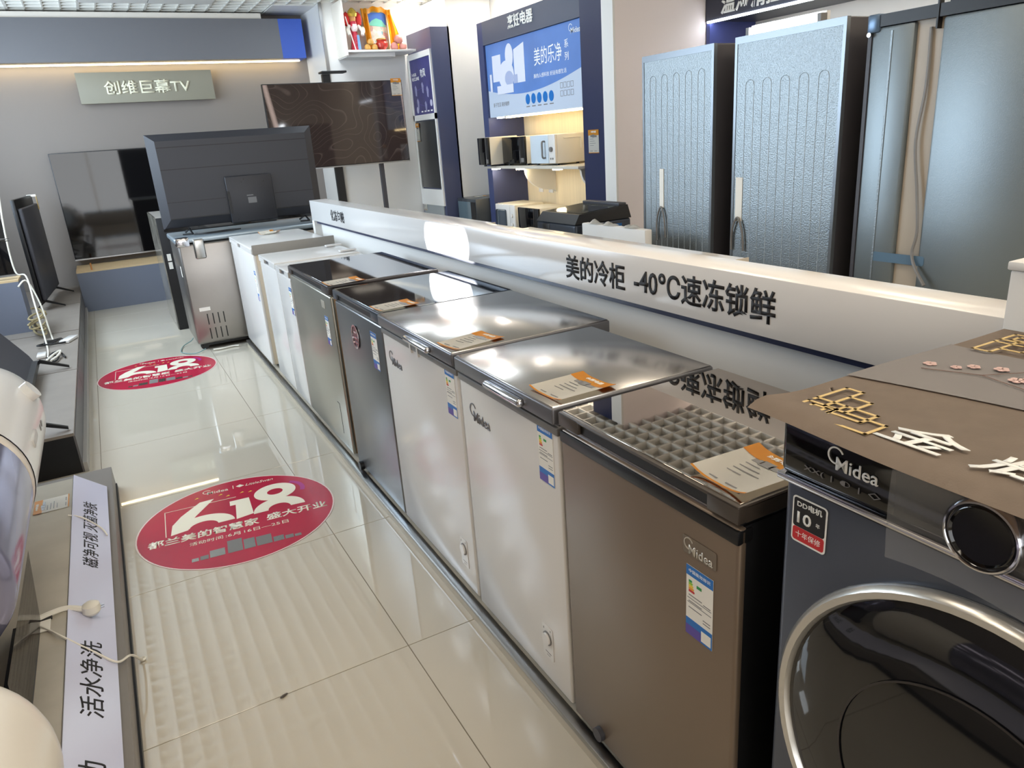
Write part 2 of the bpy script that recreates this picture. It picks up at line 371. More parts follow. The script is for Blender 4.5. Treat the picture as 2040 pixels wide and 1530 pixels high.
def steel_lid(t, w, hb, H, d, y0, y1):
    box('lid_edge', (-.012, d), (.002, w-.002), (hb+.008, H-.003), M_LIDEDGE, t, .005, 3)
    box('lid_top', (-.008, d-.004), (.006, w-.006), (H-.006, H), M_LIDSTEEL, t, .003, 2)
    box('rim', (-.004, .03), (.0, w), (hb-.02, hb-.001), M_GREY, t, .003)
    box('handle', (-.03, -.008), (y0, y1), (hb+.014, hb+.034), M_CHROME, t, .009, 4)
def glass_lid(t, w, hb, H, d, frame, glass, y0, y1):
    bm = bmesh.new(); z0 = hb+.008
    addbox(bm, (-.004, d), (0, w), (z0+.024, H-.002), .004); addbox(bm, (.014, d), (0, w), (z0, z0+.026)); addbox(bm, (-.004, .016), (0, y0), (z0, z0+.03), .002); addbox(bm, (-.004, .016), (y1, w), (z0, z0+.03), .002)
    fin('lid_frame', bm, frame, t, True)
    box('grip_recess', (.004, .0145), (y0, y1), (z0+.002, z0+.022), M_BLACK, t)
    box('lid_glass', (.004, d-.004), (.005, w-.005), (H-.003, H), glass, t, .001, 1)
# --- freezers from the near end of the row
t, w, hb, H = freezer('taupe chest freezer with mirror glass lid nearest the washing machine', .722, 1.246, .02, .45, .876, .042, M_BROWN, None, M_BLACK, gap=M_CHROME)
glass_lid(t, w, hb, H, .45, M_BROWND, M_GLASSLID, .07, .45)
box('top_band', (-.003, .03), (0, w), (hb-.03, hb-.004), M_BLACK, t, .003)
plate('badge_plate', FF().at(-.088, .70), rrect(.082, .034, .004), mat('badge_taupe', (128, 116, 104), .25, metal=.5), t, 0, .001)
logo('logo', FF().at(-.125, .70, .001), .074, mat('badge_silver', (214, 208, 196), .25, metal=.6), t)
elabel(t, FF().at(-.086, .591)); cyl('drain_plug', (-.012, .41, .045), (.002, .41, .045), .017, M_DKGREY, t)
for k in range(2): box('side_seam', (.2+.2*k, .2015+.2*k), (-.0008, .004), (.03, hb-.03), M_GREY, t)
plate('rating_plate', Fr((.21, .0025, .1), X, Z), rect(0, .12, -.05, .02), M_PAPER, t, 0, .001)
FRZ = {}
for nm, v0, v1, u, lab in (('F', 1.263, 1.787, .025, 'white chest freezer with satin grey lid next to the taupe freezer'), ('E', 1.806, 2.452, .028, 'white chest freezer with grey lid next to the dark steel freezer')):
    d = .45 if nm == 'F' else .53
    t, w, hb, H = freezer(lab, v0, v1, u, d, .876, .05, M_APPL, None, gap=M_GREY)
    y0 = (1.39 if nm == 'F' else 1.96)-v0; steel_lid(t, w, hb, H, d, y0, y0+(.19 if nm == 'F' else .2))
    yl = (1.73 if nm == 'F' else 2.40)-v0; logo('logo', FF().at(-yl, .677), .125, mat('badge_grey', (120, 120, 124), .3, metal=.5), t)
    elabel(t, FF().at(-((1.322 if nm == 'F' else 1.862)-v0), .69)); dial(t, (1.368 if nm == 'F' else 1.885)-v0, .145)
    if nm == 'E': boxes('lid_clip', [((-.006, .004), (yy, yy+.012), (hb-.03, hb+.004)) for yy in (.35, .29)], M_APPL, t)
t, w, hb, H = freezer('dark brushed steel chest freezer with black glass lid and oval badge', 2.46, 3.065, .028, .54, .874, .05, mat('dark_steel_front', (124, 126, 128), .3, metal=.75), None, mat('dark_cabinet', (78, 74, 72), .4))
glass_lid(t, w, hb, H, .54, mat('slate_lid_frame', (62, 70, 80), .3), M_GLASSBLK, .1, .55)
F = FF().at(-.342, .668); c = plate('oval_badge', F, ell(.042, .047), mat('badge_maroon', (70, 40, 52), .2), t, 0, .003)
bm = bmesh.new(); arcband(bm, F, .92, 1.05, 0, 360, .003, .0055, 40, .042, .047); fin('badge_rim', bm, M_CHROME, c)
plates('badge_mark', F, [ell(.018, .004, 16, 0, .018), ell(.024, .004, 16, 0, -.005), ell(.018, .004, 16, 0, -.024)], M_CHROME, c, .003, .0045)
elabel(t, FF().at(-.105, .66), .07, .145); cyl('drain_plug', (-.018, .53, .03), (.002, .53, .03), .02, M_BLACK, t)
t, w, hb, H = freezer('champagne steel chest freezer with dark glass lid and tan side', 3.15, 3.94, .03, .52, .874, .05, mat('champagne_steel_front', (168, 166, 154), .28, metal=.7), None, mat('tan_cabinet', (164, 136, 104), .45))
glass_lid(t, w, hb, H, .52, mat('brown_lid_frame', (66, 62, 62), .3), mat('smoky_mirror_glass', (158, 156, 158), .04, metal=1), .12, .72)
elabel(t, FF().at(-.115, .6), .06, .135); plate('badge_plate', FF().at(-.14, .72), rrect(.06, .035, .004), mat('badge_pale', (196, 192, 178), .3, metal=.4), t)
boxes('vent_outline', [((-.0012, .0), (.12, .123), (.09, .24)), ((-.0012, 0), (.123, .16), (.24, .243))], M_DKGREY, t)
def white_lid(t, w, hb, H, d, y0, y1, edge=None):
    bm = bmesh.new(); z0 = hb+.006
    addbox(bm, (-.006, d), (0, w), (z0+.022, H), .005, 3); addbox(bm, (-.005, d-.004), (.001, y0), (z0, z0+.026)); addbox(bm, (-.005, d-.004), (y1, w-.001), (z0, z0+.026)); addbox(bm, (.012, d-.004), (y0, y1), (z0, z0+.026))
    fin('lid', bm, M_APPL, t, True); box('grip_recess', (.006, .0125), (y0, y1), (z0+.002, z0+.024), M_DKGREY, t)
    if edge: box('lid_edge', (.0, d+.02), (-.012, .0), (z0-.004, H+.02), edge, t, .002)
t, w, hb, H = freezer('narrow white chest freezer beside the champagne steel freezer', 3.96, 4.30, .03, .50, .835, .04, M_APPL, None)
white_lid(t, w, hb, H, .5, .1, .22); elabel(t, FF().at(-.035, .62), .06, .15)
t, w, hb, H = freezer('white chest freezer between the narrow white one and the cream-sided one', 4.31, 4.80, .03, .50, .84, .042, M_APPL, None)
white_lid(t, w, hb, H, .5, .18, .32)
boxes('hinge_cover', [((.4, .5), (yy, yy+.04), (.795, .803)) for yy in (.06, .38)], M_APPL, t)
t, w, hb, H = freezer('white chest freezer with cream side and grey lid edge at the far end', 4.98, 5.92, .02, .52, .86, .045, M_APPL, None, mat('cream_cabinet', (222, 208, 186), .4))
white_lid(t, w, hb, H, .52, .45, .56, mat('grey_lid_edge', (150, 146, 140), .5, bump=.1)); elabel(t, FF().at(-.045, .56), .05, .2)
# price cards on the lids
zl = .877
def lidframe(v, x, z=zl): return Fr((x, v, z), (RZ*0+0, -1, 0), (1, 0, 0))
def rot(F, a):
    c, s = math.cos(a), math.sin(a); return Fr(F.o, F.r*c+F.u*s, F.u*c-F.r*s)
price_tag('orange-headed price card on the mirror glass lid of the taupe freezer', rot(lidframe(.792, .86), -.05), curl=.010)
price_tag('orange-headed price card on the grey lid nearest the mirror lid', rot(lidframe(1.342, .865), .02), curl=.007)
price_tag('orange-headed price card on the grey lid beside the black glass lid', rot(lidframe(1.877, .866), .18), .112, .165, .004)
price_tag('orange-headed price card on the black glass lid of the dark steel freezer', rot(lidframe(2.515, .87), .1), .11, .155, .004)
price_tag('orange-headed price card on the smoky lid of the champagne freezer', rot(lidframe(3.16, .875), .1), .12, .165, .006)
price_tag('crumpled price card on the lid of the cream-sided white freezer', rot(lidframe(5.75, 1.08, .862), .4), .1, .13, .02)
# ================================================================ WASHING MACHINE
x, y = row(.05, .03)
wm = thing('washing_machine', 'dark grey front-loading washing machine with silver door ring', 'washing machine', (x, y, 0), RZ)
M_WM = mat('graphite_washer', (86, 91, 102), .32, metal=.45)
box('pedestal', (.02, .53), (.01, .59), (.05, .205), M_BLACK, wm, .01)
bm = bmesh.new(); addbox(bm, (.0, .54), (0, .6), (.205, .955), .012, 3); fin('body', bm, M_WM, wm, True)
box('control_panel', (-.012, .3), (0, .6), (.965, 1.05), M_BLKG, wm, .01, 3)
box('top_plate', (-.005, .54), (0, .6), (1.05, 1.062), M_BLACK, wm, .004)
box('trim_strip', (-.016, .01), (-.001, .601), (.956, .966), M_CHROME, wm, .002)
box('drawer_recess', (.0005, .02), (.12, .57), (.925, .957), M_BLACK, wm)
FW = Fr((-.0125, 0, 0), -Y, Z)
logo('logo', FW.at(-.522, 1.017), .078, M_WHT, wm)
text('panel_marking', 'XX(  |  ◐  |  ◇', FW.at(-.50, .987), M_INKGREY, wm, w=.115, h=.010, bold=0)
lathe('knob', (-.012, .315, 1.003), -X, [(0, .039), (.012, .039), (.018, .036), (.02, .033), (.017, .031), (.016, 0)], M_BLKG, wm, 48)
lathe('knob_ring', (-.012, .315, 1.003), -X, [(0, .042), (.016, .042), (.02, .0395), (.0205, .0375), (.018, .036)], M_CHROME, wm, 48)
# door: wide silver ring, dark bowl glass
cy_, cz_ = .29, .628
lathe('door_ring', (-.001, cy_, cz_), -X, [(0, .280), (.012, .285), (.020, .283), (.025, .277), (.024, .268), (.016, .264)], mat('satin_silver_ring', (206, 204, 198), .25, metal=.7), wm, 72)
lathe('door_glass', (-.001, cy_, cz_), -X, [(0, .264), (.016, .264), (.022, .25), (.029, .19), (.030, .0)], mat('smoked_door_glass', (20, 21, 24), .04, spec=.7), wm, 64)
bm = bmesh.new(); arcband(bm, Fr((-.0315, cy_, cz_), -Y, Z), .165, .168, 0, 360, 0, .001, 64); fin('inner_bowl_edge', bm, mat('bowl_edge', (48, 44, 44), .2), wm)
F = Fr((-.0006, .553, .897), -Y, Z); c = plate('warranty_sticker', F, rrect(.058, .072, .006), M_WHT, wm, 0, .0008)
plate('sticker_black_field', F.at(0, .011), rrect(.053, .045, .004), M_INK, c, .0008, .0011); plate('sticker_red_field', F.at(0, -.0225), rrect(.053, .021, .004), M_RED, c, .0008, .0011)
text('sticker_lettering', 'DD电机', F.at(0, .025, .0011), M_WHT, c, w=.042, h=.010, bold=.02, th=.0002); text('sticker_number', '10', F.at(-.008, .004, .0011), M_WHT, c, w=.024, h=.018, bold=.02, th=.0002)
text('sticker_year', '年', F.at(.015, .004, .0011), M_WHT, c, h=.007, th=.0002, bold=0); text('sticker_footer', '十年保修', F.at(0, -.022, .0011), M_WHT, c, w=.042, h=.010, bold=0, th=.0002)
# clear film peeling over the panel
def filmf(a, b): return V((-.0145-.003*math.sin(9*a+4*b)-.004*b*b*0-(.012*(1-b)**3 if b < .5 else 0)*math.sin(3*a)**2, .43-.43*a, 1.048-.135*b+.01*math.sin(6*a)))
flm = bpy.data.materials.new('clear_film'); flm.use_nodes = True; b_ = flm.node_tree.nodes['Principled BSDF']; b_.inputs['Base Color'].default_value = (.9, .9, .88, 1); b_.inputs['Alpha'].default_value = .13; b_.inputs['Roughness'].default_value = .15
surf('clear_film', filmf, 24, 8, flm, wm, 0)
# printed cover cloth on top: brown ends, grey band with blossoms, gold corner frets
x, y = row(.05, .0)
cl = thing('cover_cloth', 'brown printed cover cloth with gold fretwork draped on the washing machine', 'cover cloth', (x, y, 1.062), RZ)
CW, CD = .66, .60
def cz2(a, b, k=0): return .004+k+.004*math.sin(7*a+2)*math.sin(5*b)*(.4)-(.010*max(0, (.06-a)/.06)**2)+(.012*math.exp(-((a-.02)/.1)**2)*math.exp(-((b-1)/.25)**2))
def clothpt(a, b, k=0): return V((-.028+a*CD, -.04+b*CW, cz2(a, b, k)))
band0 = lambda b: .40+.10*(1-b)+.05*math.sin(b*3.0+.3)-.06
band1 = lambda b: .78+.03*math.sin(b*3+2)
M_CB = mat('brown_leatherette', (160, 143, 128), .55, var=.05, vscale=30, bump=.1, bscale=400)
surf('cover_sheet', lambda a, b: clothpt(a, b), 36, 36, M_CB, cl, .002)
surf('blossom_band', lambda a, b: clothpt(band0(b)+(band1(b)-band0(b))*a, b, .0022), 16, 36, mat('grey_printed_band', (176, 170, 168), .5), cl, .0004)
FC = Fr((-.028, -.04+CW, 0), -Y, X)                       # on the cloth: right = -y, up = +x (into the room)
def stroke(bm, pts, wd, c, F=FC):
    for (x0, y0), (x1, y1) in zip(pts, pts[1:]):
        d = V((x1-x0, y1-y0)); n = V((-d.y, d.x)).normalized()*wd/2; e = d.normalized()*wd/2
        addplate(bm, F, [(x0-e.x+n.x, y0-e.y+n.y), (x1+e.x+n.x, y1+e.y+n.y), (x1+e.x-n.x, y1+e.y-n.y), (x0-e.x-n.x, y0-e.y-n.y)], c, c+.0006)
def fret(cx, cy, s, fx, fy):
    bm = bmesh.new()
    g = lambda P: [(cx+fx*a*s, cy+fy*b*s) for a, b in P]
    for P in ([(0, 4), (0, 9), (2, 9), (2, 3), (9, 3), (9, 0), (3.5, 0), (3.5, 4.5), (0, 4.5)], [(1, 1), (1, 2.6), (2.6, 2.6), (2.6, 1), (1, 1)], [(0, 0), (0, 3.2), (3.4, 3.2), (3.4, 0), (0, 0)], [(3.5, 2), (7, 2), (7, 4.5), (3.5, 4.5)], [(4.5, 3), (4.5, 7), (2, 7)]):
        stroke(bm, g(P), .0046, .0085)
    return fin('gold_fret', bm, M_GOLD, cl)
fret(.04, .032, .013, 1, 1); fret(.04, .56, .013, 1, -1)
for k, ch in enumerate('金辉'): text('white_lettering', ch, FC.at(.208+.115*k, .072, .008), M_WHT, cl, w=.088, h=.062, bold=.010, th=.0008, ital=.25)
rng = random.Random(3)
bm = bmesh.new(); stroke(bm, [(.05, .30), (.12, .33), (.2, .31), (.28, .345), (.36, .36), (.44, .42)], .0016, .0085); stroke(bm, [(.12, .33), (.16, .40), (.2, .43)], .0014, .0085); fin('blossom_twig', bm, mat('twig_print', (120, 92, 80), .5), cl)
M_PK = mat('blossom_pink', (214, 180, 172), .5)
for k in range(16):
    cx, cy = .05+.026*k+rng.uniform(-.01, .01), .32+.008*k*.6+rng.uniform(-.03, .04); r = rng.uniform(.006, .011)
    plates('blossom', FC.at(cx, cy), [ell(r*.55, r*.55, 8, r*.7*math.cos(a*1.2566), r*.7*math.sin(a*1.2566)) for a in range(5)], M_PK, cl, .0082+.00002*k, .0092)
# ================================================================ FAR END: television wall
hd = thing('wall_header', 'slate grey header box with a royal blue end above the television wall', 'header', (0, 9.0, 2.42))
box('fascia', (-1.33, 2.17), (0, .29), (0, .40), mat('slate_grey_fascia', (112, 112, 116), .5, bump=.03, bscale=200), hd)
box('blue_end', (2.17, 2.43), (-.001, .29), (0, .40), M_BLUE, hd); box('header_light_strip', (-1.3, 2.4), (.2, .24), (-.012, -.001), emis('warm_strip', (1, .78, .42), 9), hd)
box('cornice', (-1.33, 2.0), (.02, .29), (.40, .455), M_CREAM, hd)
sg = thing('wall_sign', 'pale olive board sign lettered above the far television', 'sign', (0, 9.2, 0))
box('board', (.085, 1.405), (0, .06), (2.04, 2.34), mat('olive_grey_board', (150, 146, 130), .5), sg, .002)
text('raised_lettering', '创维巨幕TV', Fr((.745, -.001, 2.188), X, Z), mat('ivory_letter', (250, 246, 220), .4), sg, w=.84, h=.135, bold=.016, th=.012)
boxes('bracket', [((.3, .34), (.06, .10), (2.15, 2.2)), ((1.1, 1.14), (.06, .10), (2.15, 2.2))], M_GREY, sg)
def tv(name, label, loc, rz, w, h, z0, th=.035, screen=None, frame=None, legs=None):
    t = thing(name, label, 'television', loc, rz)                  # screen faces local -y, bottom at z0
    box('bezel', (-w/2, w/2), (0, th), (z0, z0+h), frame or M_BLACK, t, .004)
    box('screen', (-w/2+.008, w/2-.008), (-.0015, .004), (z0+.014, z0+h-.008), screen or M_BLKG, t)
    return t
TVS = mat('television_glass', (16, 15, 16), .04, spec=.75)
t = tv('television', 'large wall television with a dark glossy screen below the board sign', (.61, 9.2, 0), 0, 1.88, 1.10, .48, .06, TVS)
box('bottom_trim', (-.94, .94), (-.006, .02), (.476, .49), M_ALU, t); box('wall_mount', (-.3, .3), (.06, .1), (.8, 1.2), M_DKGREY, t)
pb = thing('panel_box', 'slate blue boxed skirting panel under the far wall television', 'panel', (-.334, 8.7, 0))
box('front_board', (0, 2.0), (0, .02), (0, .40), M_SLATE, pb); box('top_board', (0, 2.0), (0, .58), (.40, .418), M_WOOD, pb); box('end_board', (0, .02), (.02, .58), (0, .40), M_SLATE, pb)
rod = tag(cyl('wooden_dowel', (-.19, 8.72, .40), (-.19, 8.72, .49), .008, mat('orange_wood', (196, 132, 74), .5)), 'short orange wooden peg standing on the slate panel box', 'peg')
# tiled plinth along the left for the televisions
pl = thing('television_plinth', 'dark tiled plinth along the left side carrying televisions', 'plinth', (0, 0, 0))
box('core', (-1.33, -.345), (3.975, 9.28), (0, .195), M_BLACK, pl)
yy = 3.97; k = 0
for a in (3.97, 5.32, 6.68, 8.04):
    b2 = min(a+1.345, 9.28); box('top_tile', (-1.33, -.34), (a+.002, b2-.002), (.195, .21), M_TVTOP, pl); box('side_tile', (-.345, -.336), (a+.002, b2-.002), (.0, .195), M_TVSIDE, pl)
box('kick_strip', (-.336, -.318), (3.97, 8.69), (0, .05), mat('pale_kick_strip', (170, 168, 164), .3), pl)
def foot(t, x, y, sx, z=.21):
    bm = bmesh.new()
    for s in (sx, -sx*.5):
        p = V((x, y, z+.075)); q = V((x+s*.15, y, z+.012)); d = (q-p)
        for i in range(1): 
            vs = []
            for e, wd in ((p, .012), (q, .006)):
                for a, b in ((-.5, -1), (.5, -1), (.5, 1), (-.5, 1)): vs.append(bm.verts.new(e+V((0, a*.02, b*wd))))
            for f in ((0, 1, 2, 3), (7, 6, 5, 4), (0, 4, 5, 1), (1, 5, 6, 2), (2, 6, 7, 3), (3, 7, 4, 0)): bm.faces.new([vs[j] for j in f])
    return fin('foot', bm, M_BLACK, t)
# television seen edge-on from behind
t = thing('television', 'television standing edge-on on the plinth with its grey back turned to the aisle', 'television', (-.60, 8.33, 0), math.radians(-4))
box('panel', (-.02, .012), (-.5, .56), (.285, 1.20), M_BLACK, t, .004); box('rear_cover', (.012, .05), (-.47, .53), (.30, 1.12), M_DKGREY, t, .012, 3)
foot(t, .02, -.38, 1); foot(t, .02, .46, 1); box('corner_guard', (-.025, .055), (.50, .565), (1.185, 1.205), M_PAPER, t); box('edge_guard', (.05, .056), (.50, .53), (1.06, 1.19), M_GOLD, t)
# television leaning back behind the water heater
t = thing('television', 'grey-backed television leaning away on black blade feet behind the water heater', 'television', (-.56, 4.68, 0), 0)
def leanf(a, b): return V((-.40*b-.0, -.80+1.60*a, .27+.60*b))
P = [leanf(x_, y_) for x_, y_ in ((.0, 0), (.93, 0), (.97, .02), (.995, .07), (1, .16), (1, 1), (0, 1))]
bm = bmesh.new(); A = [bm.verts.new(p) for p in P]; B = [bm.verts.new(p+V((-.04, 0, -.025))) for p in P]; n_ = len(P)
bm.faces.new(A); bm.faces.new(B[::-1])
for i in range(n_): bm.faces.new((A[i], A[(i+1) % n_], B[(i+1) % n_], B[i]))
fin('rear_cover', bm, M_DKGREY, t); foot(t, .03, .70, 1.0); foot(t, .05, -.64, 1.0); box('foot_bar', (-.02, .02), (-.7, .72), (.255, .29), M_BLACK, t)
# the left bay: slate box with a television above
pb = thing('panel_box', 'slate blue panel box at the left edge of the picture', 'panel', (-.668, 6.9, .21))
box('front_board', (-.64, 0), (0, .02), (0, .405), M_SLATE, pb); box('top_board', (-.64, 0), (0, .3), (.405, .42), M_WOOD, pb); box('end_board', (-.02, 0), (.02, .3), (0, .405), M_SLATE, pb)
t = tv('television', 'television with pale reflections cut off by the left edge of the picture', (-1.0, 6.98, 0), 0, .64, .62, .66, .05, TVS); box('bottom_trim', (-.32, .32), (-.006, .02), (.652, .668), M_ALU, t)
tag(tube('power_cord', [(-.62, 6.85, 1.35), (-.66, 6.86, 1.0), (-.665, 6.85, .7), (-.60, 6.80, .66), (-.56, 6.4, .5), (-.54, 6.2, .24), (-.52, 5.9, .22), (-.52, 5.65, .215)], .006, M_CORDW), 'long white cord hanging down beside the left television to the plinth', 'cord')
tag(tube('power_cord', [(-.66, 6.7, .6), (-.60, 6.75, .63), (-.55, 6.7, .45), (-.53, 6.6, .24), (-.50, 6.3, .22)], .006, M_CORDW), 'white looped cord dropping behind the slate panel box', 'cord')
P = []
for k in range(46): a = k*.9; P.append((-.60+.055*math.cos(a)*(1-.004*k), 6.75+.25*math.sin(a*.83), .222+.0035*k+.006*math.sin(k)))
tag(tube('cable_bundle', P, .007, mat('khaki_cord', (166, 152, 116), .5), k=4), 'tangled heap of khaki cable piled on the plinth', 'cable')
P = [(-.56+.07*math.sin(k*1.7)+.01*k, 6.25+.10*math.cos(k*1.3), .222+.003*(k % 4)) for k in range(10)]
tag(tube('cable', P, .006, M_CORDB), 'coiled black cable on the plinth beside the khaki heap', 'cable')
P = [(-.52, 5.75, .22), (-.47, 5.6, .222), (-.45, 5.72, .224), (-.50, 5.82, .226), (-.46, 5.9, .222), (-.43, 5.8, .22), (-.41, 5.68, .22)]
tag(tube('cable', P, .006, M_CORDB), 'black curled plug lead lying beside the white adapters', 'cable')
tag(tube('power_cord', [(-.52, 5.65, .222), (-.48, 5.75, .236), (-.44, 5.85, .236), (-.45, 5.7, .236), (-.49, 5.6, .23)], .007, M_CORDW), 'short white plug lead knotted on the plinth', 'cord')
tag(box('adapter', (-.585, -.53), (5.80, 5.93), (.211, .232), M_APPL, None, .006), 'white power adapter lying near the knotted cords', 'adapter')
a_ = tag(box('adapter', (-.035, .035), (-.09, .09), (0, .02), M_APPL, None, .005), 'white remote-sized adapter lying alone on the tiled plinth', 'adapter'); a_.location = (-.40, 6.28, .211); a_.rotation_euler = (0, 0, -.35)
# ================================================================ NEAR LEFT: water heaters over a stone counter
ct = thing('heater_counter', 'grey stone counter with a sloping lilac lettered strip along the left', 'counter', (0, 0, 0))
box('base_step', (-1.33, -.205), (-.8, 3.67), (0, .105), mat('base_grey', (128, 122, 116), .4, var=.06), ct, .003); box('skirting', (-.206, -.199), (-.8, 3.66), (0, .022), M_BLACK, ct)
box('stone_top', (-1.33, -.335), (-.8, 3.38), (.105, .20), M_STONE, ct, .004)
o_ = V((-.334, 0, .202)); q_ = V((-.228, 0, .115)); up_ = (o_-q_)
FS = Fr((q_.x, 0, q_.z), Y, up_)
L_ = up_.length
bm = bmesh.new(); addplate(bm, FS, rect(-.8, 3.40, 0, L_), 0, .004); fin('lettered_strip', bm, M_STRIP, ct)
text('strip_lettering', '磁净可视 灭菌净肤', FS.at(2.875, L_*.52, .0042), M_INK, ct, w=.56, h=.054, bold=.004, th=.0006)
text('strip_lettering', '活水净洗', FS.at(1.965, L_*.52, .0042), M_INK, ct, w=.34, h=.060, bold=.004, th=.0006)
text('strip_lettering', '动', FS.at(1.60, L_*.52, .0042), M_INK, ct, w=.07, h=.062, bold=.004, th=.0006)
M_HW = mat('heater_white', (230, 230, 228), .16)
M_HL = mat('lilac_metallic_tank', (150, 150, 176), .14, metal=.55)
h1 = thing('water_heater', 'lilac and white horizontal water heater hanging over the far stone counter', 'water heater', (-.545, 0, .585))
R1 = .205
dome = [(3.37-.30+.30*math.sin(a*math.pi/20), R1*(.42+.58*math.cos(a*math.pi/20)) if a < 10 else 0) for a in range(0, 11)]
lathe('end_cap', (0, 0, 0), Y, [(2.46, R1+.004), (2.9, R1+.004)]+[(t_, r_+.004 if r_ else 0) for t_, r_ in dome], M_HW, h1, 56)
lathe('cap_seam', (0, 0, 0), Y, [(2.40, R1-.002), (2.41, R1+.002), (2.455, R1+.002), (2.462, R1-.002)], mat('cream_seam', (222, 212, 198), .3), h1, 56)
lathe('tank', (0, 0, 0), Y, [(1.78, 0), (1.78, R1-.03), (1.80, R1-.006), (1.83, R1), (2.402, R1)], M_HL, h1, 56)
bm = bmesh.new(); addbox(bm, (R1-.02, R1+.008), (2.62, 2.74), (.02, .05), .006); fin('badge_recess', bm, mat('recess_grey', (190, 188, 184), .3), h1, True)
cyl('temperature_dial', (R1*.80, 3.02, .09), (R1*1.0, 3.02, .115), .035, M_HW, h1); boxes('panel_button', [((R1-.01, R1+.006), (2.86+.05*k, 2.885+.05*k), (.0, .02)) for k in range(2)], M_GREY, h1, .003)
for yy in (2.0, 2.9): box('wall_bracket', (-.78, -.17), (yy, yy+.05), (-.02, .04), M_ALU, h1)
h2 = thing('water_heater', 'cream white water heater dome at the bottom left corner', 'water heater', (-.49, 0, .42))
R2 = .215
dome = [(1.52-.16+.16*math.sin(a*math.pi/20), R2*(.3+.7*math.cos(a*math.pi/20)) if a < 10 else 0) for a in range(0, 11)]
lathe('end_cap', (0, 0, 0), Y, [(.9, R2)]+dome, mat('heater_cream', (230, 224, 212), .2), h2, 56); lathe('tank', (0, 0, 0), Y, [(.2, 0), (.2, R2-.01), (.22, R2), (.91, R2)], M_HL, h2, 56)
for yy in (.5, 1.1): box('wall_bracket', (-.84, -.17), (yy, yy+.05), (-.02, .04), M_ALU, h2)
gp_ = thing('glass_panel', 'dark glossy sloping panel under the lilac water heater', 'panel', (-.43, 2.0, .21))
surf('glass', lambda a, b: V((.03*b+.03, -.30+.56*a-.10*b*(1-a)-.04*a*b, .0+.24*b)), 2, 2, mat('red_reflection_gloss', (40, 24, 28), .05, spec=.8), gp_, .006); box('support', (-.03, .03), (-.28, .22), (-.008, .02), M_BLACK, gp_)  # wine tint paints in the red floor sticker's reflection
pr_ = price_tag('cream price card stuck flat on the stone counter', Fr((-.405, 3.14, .2005), Y, -X), .13, .12, .001)
pg = thing('plug', 'white three-pin plug resting on the lilac strip', 'plug', (-.275, 2.28, .168)); lathe('plug_body', (0, 0, 0), Z, [(0, .018), (.01, .026), (.03, .024), (.038, .012), (.038, 0)], M_CORDW, pg, 16)
tube('plug_cord', [(-.02, 0, .022), (-.06, .01, .035), (-.10, .0, .04), (-.16, -.02, .04)], .009, M_CORDW, pg); boxes('pin', [((.022, .034), (-.008+.012*k, -.004+.012*k), (.012, .016)) for k in range(2)], M_CHROME, pg)
wt = thing('cord_tag', 'small paper tag hanging on the plug cord', 'tag', (-.40, 2.25, .201)); box('paper', (-.025, .025), (-.05, .01), (.001, .004), M_PAPER, wt); box('dark_band', (-.028, .028), (.008, .022), (.001, .006), M_CORDB, wt)
tag(tube('thin_cord', [(-.43, 2.27, .21), (-.38, 2.2, .205), (-.34, 2.13, .207), (-.27, 2.08, .155), (-.225, 2.05, .125), (-.195, 2.10, .10), (-.18, 2.16, .04), (-.178, 2.2, .008)], .0035, M_CORDW), 'thin white cord trailing from the counter down to the floor', 'cord')
lathe_o = lathe('cord_loop', (-.176, 2.205, .004), Z, [(0, .009), (.004, .011), (.007, .006), (.004, .004), (0, .009)], M_CORDW); tag(lathe_o, 'tiny white ring terminal at the end of the thin cord', 'terminal')
tag(tube('thin_cord', [(-.345, 2.98, .207), (-.30, 2.97, .185), (-.25, 2.93, .145), (-.232, 2.88, .13)], .003, M_CORDW), 'short thin white cord across the lettered strip', 'cord')
